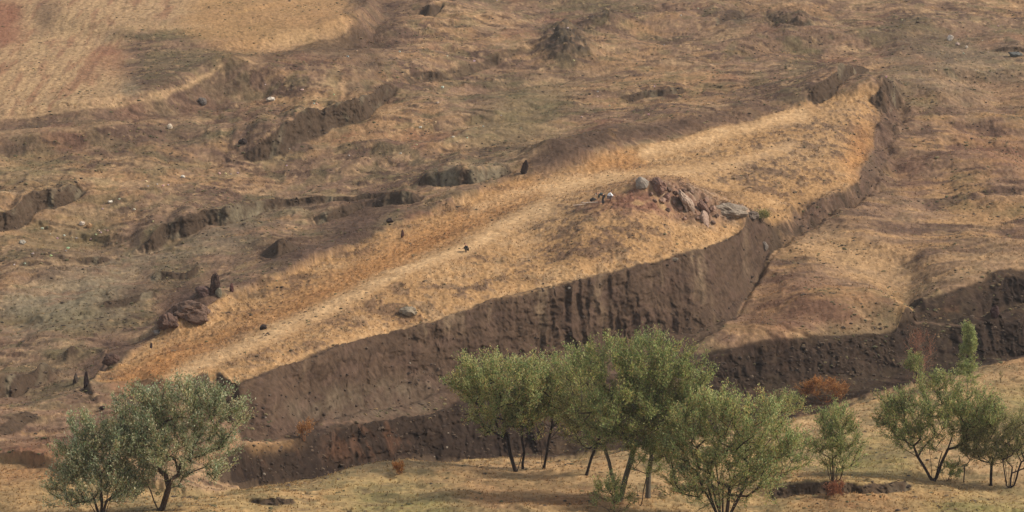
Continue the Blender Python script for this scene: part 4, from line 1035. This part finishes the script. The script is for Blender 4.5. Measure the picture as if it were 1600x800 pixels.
scatter('earth_clods', 'crumbled clods of dark earth on the scarps and along their feet', 3400, cell_ * (sstep(.1, .5, ft) * .6 * (1 - .8 * wl) + .35 * flank + .35 * bk + .5 * sstep(3.0, .5, H) * sstep(-2.2, -1, H) * wl), (.05, .26), 1, [(70,56,45),(60,48,39),(80,65,52),(92,76,61)], 5, .7)
scatter('low_scrub', 'low dry scrub dotted over the hillside', 9000, cell_ * np.clip(1 - bt * .75 - ft - fld * .7, 0, 1) * sstep(-.15, .3, n_mid + .6 * n_fin) * (.35 + .65 * (1 - fgm)), (.10, .30), 1, [(92,76,56),(84,78,52),(70,58,46),(120,98,68),(100,88,60)], 6, .55)

# ------------------------------------------------------------------ people and their things on the plateau
def skinned(name, chains, colr, parent, mat, sub=2):
    """one continuous surface grown round connected joints; chains: lists of (x,y,z,r); equal points join"""
    key = {}; V = []; R = []; E = []
    for c in chains:
        prev = None
        for (x, y, z, r) in c:
            k = (round(x, 4), round(y, 4), round(z, 4))
            if k not in key: key[k] = len(V); V.append(k); R.append(r)
            if prev is not None: E.append((prev, key[k]))
            prev = key[k]
    me = bpy.data.meshes.new(name); me.from_pydata(V, E, [])
    o = bpy.data.objects.new(name, me); COL.objects.link(o); o.parent = parent
    sk = o.modifiers.new('skin', 'SKIN'); sk.use_smooth_shade = True
    for i, sv in enumerate(me.skin_vertices[0].data if me.skin_vertices else []): sv.radius = (R[i], R[i]); sv.use_root = (i == 0)
    if not me.skin_vertices:
        me.attributes.new('dummy', 'FLOAT', 'POINT')
    ss = o.modifiers.new('sub', 'SUBSURF'); ss.levels = 1; ss.render_levels = sub
    m = bpy.data.materials.new(name); m.use_nodes = True
    b = m.node_tree.nodes['Principled BSDF']; b.inputs['Roughness'].default_value = .85
    c = tuple(lin(colr)) + (1,)
    n = m.node_tree.nodes.new('ShaderNodeTexNoise'); n.inputs['Scale'].default_value = 14
    rp = m.node_tree.nodes.new('ShaderNodeValToRGB'); rp.color_ramp.elements[0].color = tuple(x * .7 for x in c[:3]) + (1,); rp.color_ramp.elements[1].color = tuple(min(1, x * 1.25) for x in c[:3]) + (1,)
    m.node_tree.links.new(n.outputs['Fac'], rp.inputs[0]); m.node_tree.links.new(rp.outputs[0], b.inputs['Base Color'])
    me.materials.append(m)
    return o

def person(label, u, v, pose, top_c, leg_c, hair_c, cap=None, face=1, scale=1.0, group=None):
    p, _ = hit(u, v)
    root = empty('person', p); tag(root, label, 'person', group)
    root.scale = (scale * face, scale, scale)
    J = pose
    skin = (176,128,98)
    hx, hy, hz = J['head']; nx, ny, nz = J['neck']; px, py, pz = J['pelvis']
    cxm = ((nx + px) / 2, (ny + py) / 2, (nz + pz) / 2 + .03)
    body = [[(px, py, pz, .13), (cxm[0], cxm[1], cxm[2], .14), (nx - (nx - hx) * .12, ny, nz - .03, .12), (nx, ny, nz, .06), ((nx + hx) / 2, hy, (nz + hz) / 2, .06), (hx, hy, hz, .095), (hx + (hx - nx) * .35, hy, hz + (hz - nz) * .35, .07)]]
    for s_ in (1, -1):
        sh = J['shoulder%d' % s_]; el = J['elbow%d' % s_]; wr = J['wrist%d' % s_]
        body.append([(nx - (nx - hx) * .12, ny, nz - .03, .12), sh + (.055,), el + (.042,), wr + (.028,)])
        hp = J['hip%d' % s_]; kn = J['knee%d' % s_]; an = J['ankle%d' % s_]
        body.append([(px, py, pz, .13), hp + (.10,), kn + (.062,), an + (.042,), (an[0] - .13, an[1], an[2] - .05, .035)])
    skinned('body', body, skin, root, None)
    # clothing follows the same joints a little wider
    shirt = [[(px, py, pz + .02, .15), (cxm[0], cxm[1], cxm[2], .165), (nx - (nx - hx) * .12, ny, nz - .03, .14)]]
    trs = []
    for s_ in (1, -1):
        sh = J['shoulder%d' % s_]; el = J['elbow%d' % s_]; wr = J['wrist%d' % s_]
        w2 = tuple(el[i] * .25 + wr[i] * .75 for i in range(3))
        shirt.append([(nx - (nx - hx) * .12, ny, nz - .03, .14), sh + (.075,), el + (.058,), w2 + (.045,)])
        hp = J['hip%d' % s_]; kn = J['knee%d' % s_]; an = J['ankle%d' % s_]
        trs.append([(px, py, pz - .01, .145), hp + (.12,), kn + (.082,), an + (.062,)])
        # hand: palm and five unequal curled fingers
        d = np.array(wr) - np.array(el); d /= np.linalg.norm(d)
        sd_ = np.cross(d, [0, 0, 1.]); sd_ /= np.linalg.norm(sd_) + 1e-6; up = np.cross(sd_, d)
        w = np.array(wr); palm = w + d * .07
        hand = [[tuple(w) + (.026,), tuple(palm) + (.033,)]]
        for q, (o_, ln) in enumerate([(-.028, .06), (-.01, .075), (.01, .08), (.028, .07)]):
            a = palm + sd_ * o_ + d * .02; b_ = a + d * ln * .55 - up * .008; e_ = b_ + d * ln * .35 - up * .03
            hand.append([tuple(palm) + (.033,), tuple(a) + (.0105,), tuple(b_) + (.0095,), tuple(e_) + (.0085,)])
        a = w + d * .025 + sd_ * -.03; b_ = a + d * .035 - sd_ * .02 - up * .01; e_ = b_ + d * .03 - up * .012
        hand.append([tuple(w) + (.026,), tuple(a) + (.012,), tuple(b_) + (.011,), tuple(e_) + (.009,)])
        skinned('hand', hand, skin, root, None, 1)
        skinned('shoe', [[(an[0] + .03, an[1], an[2] - .045, .045), (an[0] - .08, an[1], an[2] - .055, .045), (an[0] - .18, an[1], an[2] - .062, .032)]], (48,38,32), root, None, 1)
    skinned('shirt', shirt, top_c, root, None)
    skinned('trousers', trs, leg_c, root, None)
    up_ = np.array([hx - nx, 0, hz - nz]); up_ /= np.linalg.norm(up_); fw = np.array([-up_[2], 0, up_[0]])
    hc = np.array([hx, hy, hz])
    def pt(a, b_, c_, r_): q = hc + fw * a + up_ * b_ + np.array([0, c_, 0]); return tuple(q) + (r_,)
    skinned('hair', [[pt(-.035, -.03, 0, .085), pt(-.03, .05, 0, .098), pt(.02, .085, 0, .085)]], hair_c, root, None, 1)
    if cap: skinned('cap', [[pt(-.03, .085, 0, .09), pt(.03, .095, 0, .085), pt(.12, .06, 0, .04)]], cap, root, None, 1)
    skinned('nose', [[pt(.085, -.02, 0, .016), pt(.112, -.03, 0, .013)]], skin, root, None, 1)
    for s_ in (1, -1):
        skinned('ear', [[pt(-.01, 0, s_ * .09, .018), pt(-.015, -.03, s_ * .092, .012)]], skin, root, None, 1)
        skinned('eye', [[pt(.085, .005, s_ * .035, .011), pt(.09, .003, s_ * .035, .009)]], (40,30,26), root, None, 1)
    skinned('mouth', [[pt(.09, -.062, -.02, .008), pt(.093, -.062, .02, .008)]], (130,74,66), root, None, 1)
    return root
BEND = dict(pelvis=(.05, 0, .93), neck=(-.42, 0, 1.14), head=(-.60, 0, 1.10), hip1=(.06, .09, .88), hip_1=0, knee1=(.0, .13, .49), ankle1=(.1, .15, .09),
            shoulder1=(-.36, .19, 1.10), elbow1=(-.42, .24, .84), wrist1=(-.52, .2, .62))
BEND.update({'hip-1': (.06, -.09, .88), 'knee-1': (-.06, -.14, .48), 'ankle-1': (-.02, -.18, .09), 'shoulder-1': (-.36, -.19, 1.10), 'elbow-1': (-.36, -.26, .84), 'wrist-1': (-.48, -.22, .62)})
person('person in dark clothes and pale cap bending forward on the mound crest', 943, 321, BEND, (34,42,40), (30,24,24), (40,30,24), cap=(226,218,204), scale=1.3)
SQ = dict(pelvis=(.1, 0, .40), neck=(-.18, 0, .84), head=(-.27, 0, 1.02))
for s_ in (1, -1):
    SQ['hip%d' % s_] = (.08, .1 * s_, .38); SQ['knee%d' % s_] = (-.3, .17 * s_, .52); SQ['ankle%d' % s_] = (-.08, .17 * s_, .09)
    SQ['shoulder%d' % s_] = (-.14, .19 * s_, .80); SQ['elbow%d' % s_] = (-.28, .24 * s_, .58); SQ['wrist%d' % s_] = (-.46, .14 * s_, .50)
person('person in a white top and dark hair crouching on the mound crest', 951, 314, SQ, (246,244,238), (120,104,98), (26,20,18), face=-1, scale=1.25)
person('lone person in black crouching beside the pale path halfway down the plateau', 730, 394, SQ, (20,18,16), (34,30,24), (20,14,12), face=1, scale=1.05)

# black domed rucksack beside the bending person
p, _ = hit(926, 315)
bag_ = empty('rucksack', p); bag_.scale = (1.15, 1.15, 1.15); tag(bag_, 'black domed rucksack lying left of the bending person', 'rucksack')
skinned('bag_body', [[(-.38, 0, .14, .16), (-.1, 0, .22, .25), (.2, 0, .2, .24), (.42, 0, .14, .14)]], (28,22,18), bag_, None)
skinned('front_pocket', [[(-.15, -.2, .14, .1), (.15, -.2, .14, .1)]], (44,36,28), bag_, None, 1)
for s_ in (1, -1): skinned('strap', [[(-.3, -.06 * s_, .3, .02), (0, -.1 * s_, .47, .022), (.32, -.06 * s_, .3, .02)]], (20,16,14), bag_, None, 1)
# pale poles lying on the ground by the rucksack
for k, (u, v, ln, a) in enumerate([(925, 318, 2.6, .05), (910, 321, 2.2, .14)]):
    p, _ = hit(u, v)
    b = Bag(); tube(b, [(-ln / 2, 0, .1 - ln * a * .3), (0, .02, .12), (ln / 2, 0, .1 + ln * a * .3)], [.05, .06, .045], lin((196,172,150)), 6)
    o = b.obj('pole', M_bark); o.location = p
    tag(o, ['pale pole lying right under the black rucksack', 'pale pole lying farther left on the mound crest'][k], 'pole')

# ------------------------------------------------------------------ dry grass: tufts spread over plateau, slopes and foreground
def tufts():
    r = np.random.default_rng(99)
    cell = (PUF > -30) & (PUF < 1630) & (PVF > -10) & (PVF < 830)
    gr = grass * (1 - np.clip(wl + bk, 0, 1)) * cell
    dens = gr * (.12 + .22 * bt + .22 * fgm + .1 * rf) * (1 - .85 * bt * pathm)
    dens = dens * (.35 + .9 * sstep(-.2, .3, n_fin))
    pr_ = dens.ravel().astype(np.float64); pr_ /= pr_.sum()
    n = 36000
    ids = r.choice(len(pr_), n, p=pr_)
    P = np.stack([VX.ravel()[ids], VY.ravel()[ids], VZ.ravel()[ids]], -1) + np.stack([r.uniform(-.08, .08, n), r.uniform(-.12, .12, n), np.full(n, -.03)], -1)
    c = col.reshape(-1, 3)[ids]
    gold = np.where(r.random(n)[:, None] < .7, lin((186,146,92)), lin((150,108,66)))
    c = c * 1.15 + gold * .2
    b = Bag()
    for k in range(4):
        ang = r.uniform(0, 2 * math.pi, n); h = r.uniform(.08, .24, n); w = r.uniform(.03, .07, n)
        lean_ = r.uniform(.1, .55, n)
        dx, dy = np.cos(ang), np.sin(ang)
        A = P + np.stack([-dy * w, dx * w, 0 * w], -1) + np.stack([dx * .04, dy * .04, 0 * w], -1)
        B_ = P + np.stack([dy * w, -dx * w, 0 * w], -1) + np.stack([dx * .04, dy * .04, 0 * w], -1)
        T_ = P + np.stack([dx * h * lean_, dy * h * lean_, h], -1)
        V = np.stack([A, B_, T_], 1).reshape(-1, 3)
        b.add(V, np.arange(n * 3).reshape(n, 3), np.repeat(c * r.uniform(.75, 1.15, n)[:, None], 3, 0))
    o = b.obj('dry_grass', M_grass)
    tag(o, 'tufts of dry golden grass over the plateau, slopes and foreground', None, None, 'stuff')
tufts()

# ------------------------------------------------------------------ haze
HAZE = 0.00008
if HAZE:
    me = bpy.data.meshes.new('haze')
    x0, x1, y0, y1, z0, z1 = -6000, 6000, -300, 4200, -60, 140
    zmin = float(VZ.min()) - 1; zmax = max(float(VZ.max()) + 2, CZ + 2)
    z0, z1 = zmin, zmax
    x0, x1 = float(VX.min()) - 5, float(VX.max()) + 5; y1 = float(VY.max()) + 5; y0 = -20
    v = [(x, y, z) for x in (x0, x1) for y in (y0, y1) for z in (z0, z1)]
    me.from_pydata(v, [], [(0,1,3,2),(4,6,7,5),(0,4,5,1),(2,3,7,6),(0,2,6,4),(1,5,7,3)])
    hz = bpy.data.objects.new('haze', me); COL.objects.link(hz); hz['kind'] = 'stuff'; hz['label'] = 'thin dusty haze over the hillside'
    m = bpy.data.materials.new('haze'); m.use_nodes = True; m.node_tree.nodes.remove(m.node_tree.nodes['Principled BSDF'])
    pv_ = m.node_tree.nodes.new('ShaderNodeVolumePrincipled'); pv_.inputs['Density'].default_value = HAZE; pv_.inputs['Color'].default_value = (.9, .88, .85, 1); pv_.inputs['Anisotropy'].default_value = .2
    m.node_tree.links.new(pv_.outputs[0], m.node_tree.nodes['Material Output'].inputs['Volume'])
    me.materials.append(m)
print('ground tris', len(quads) * 2, 'all', sum(sum(len(p.vertices) - 2 for p in o.data.polygons) for o in bpy.data.objects if o.type == 'MESH' and o.name not in ('hillside',) and len(o.data.polygons) < 400000))
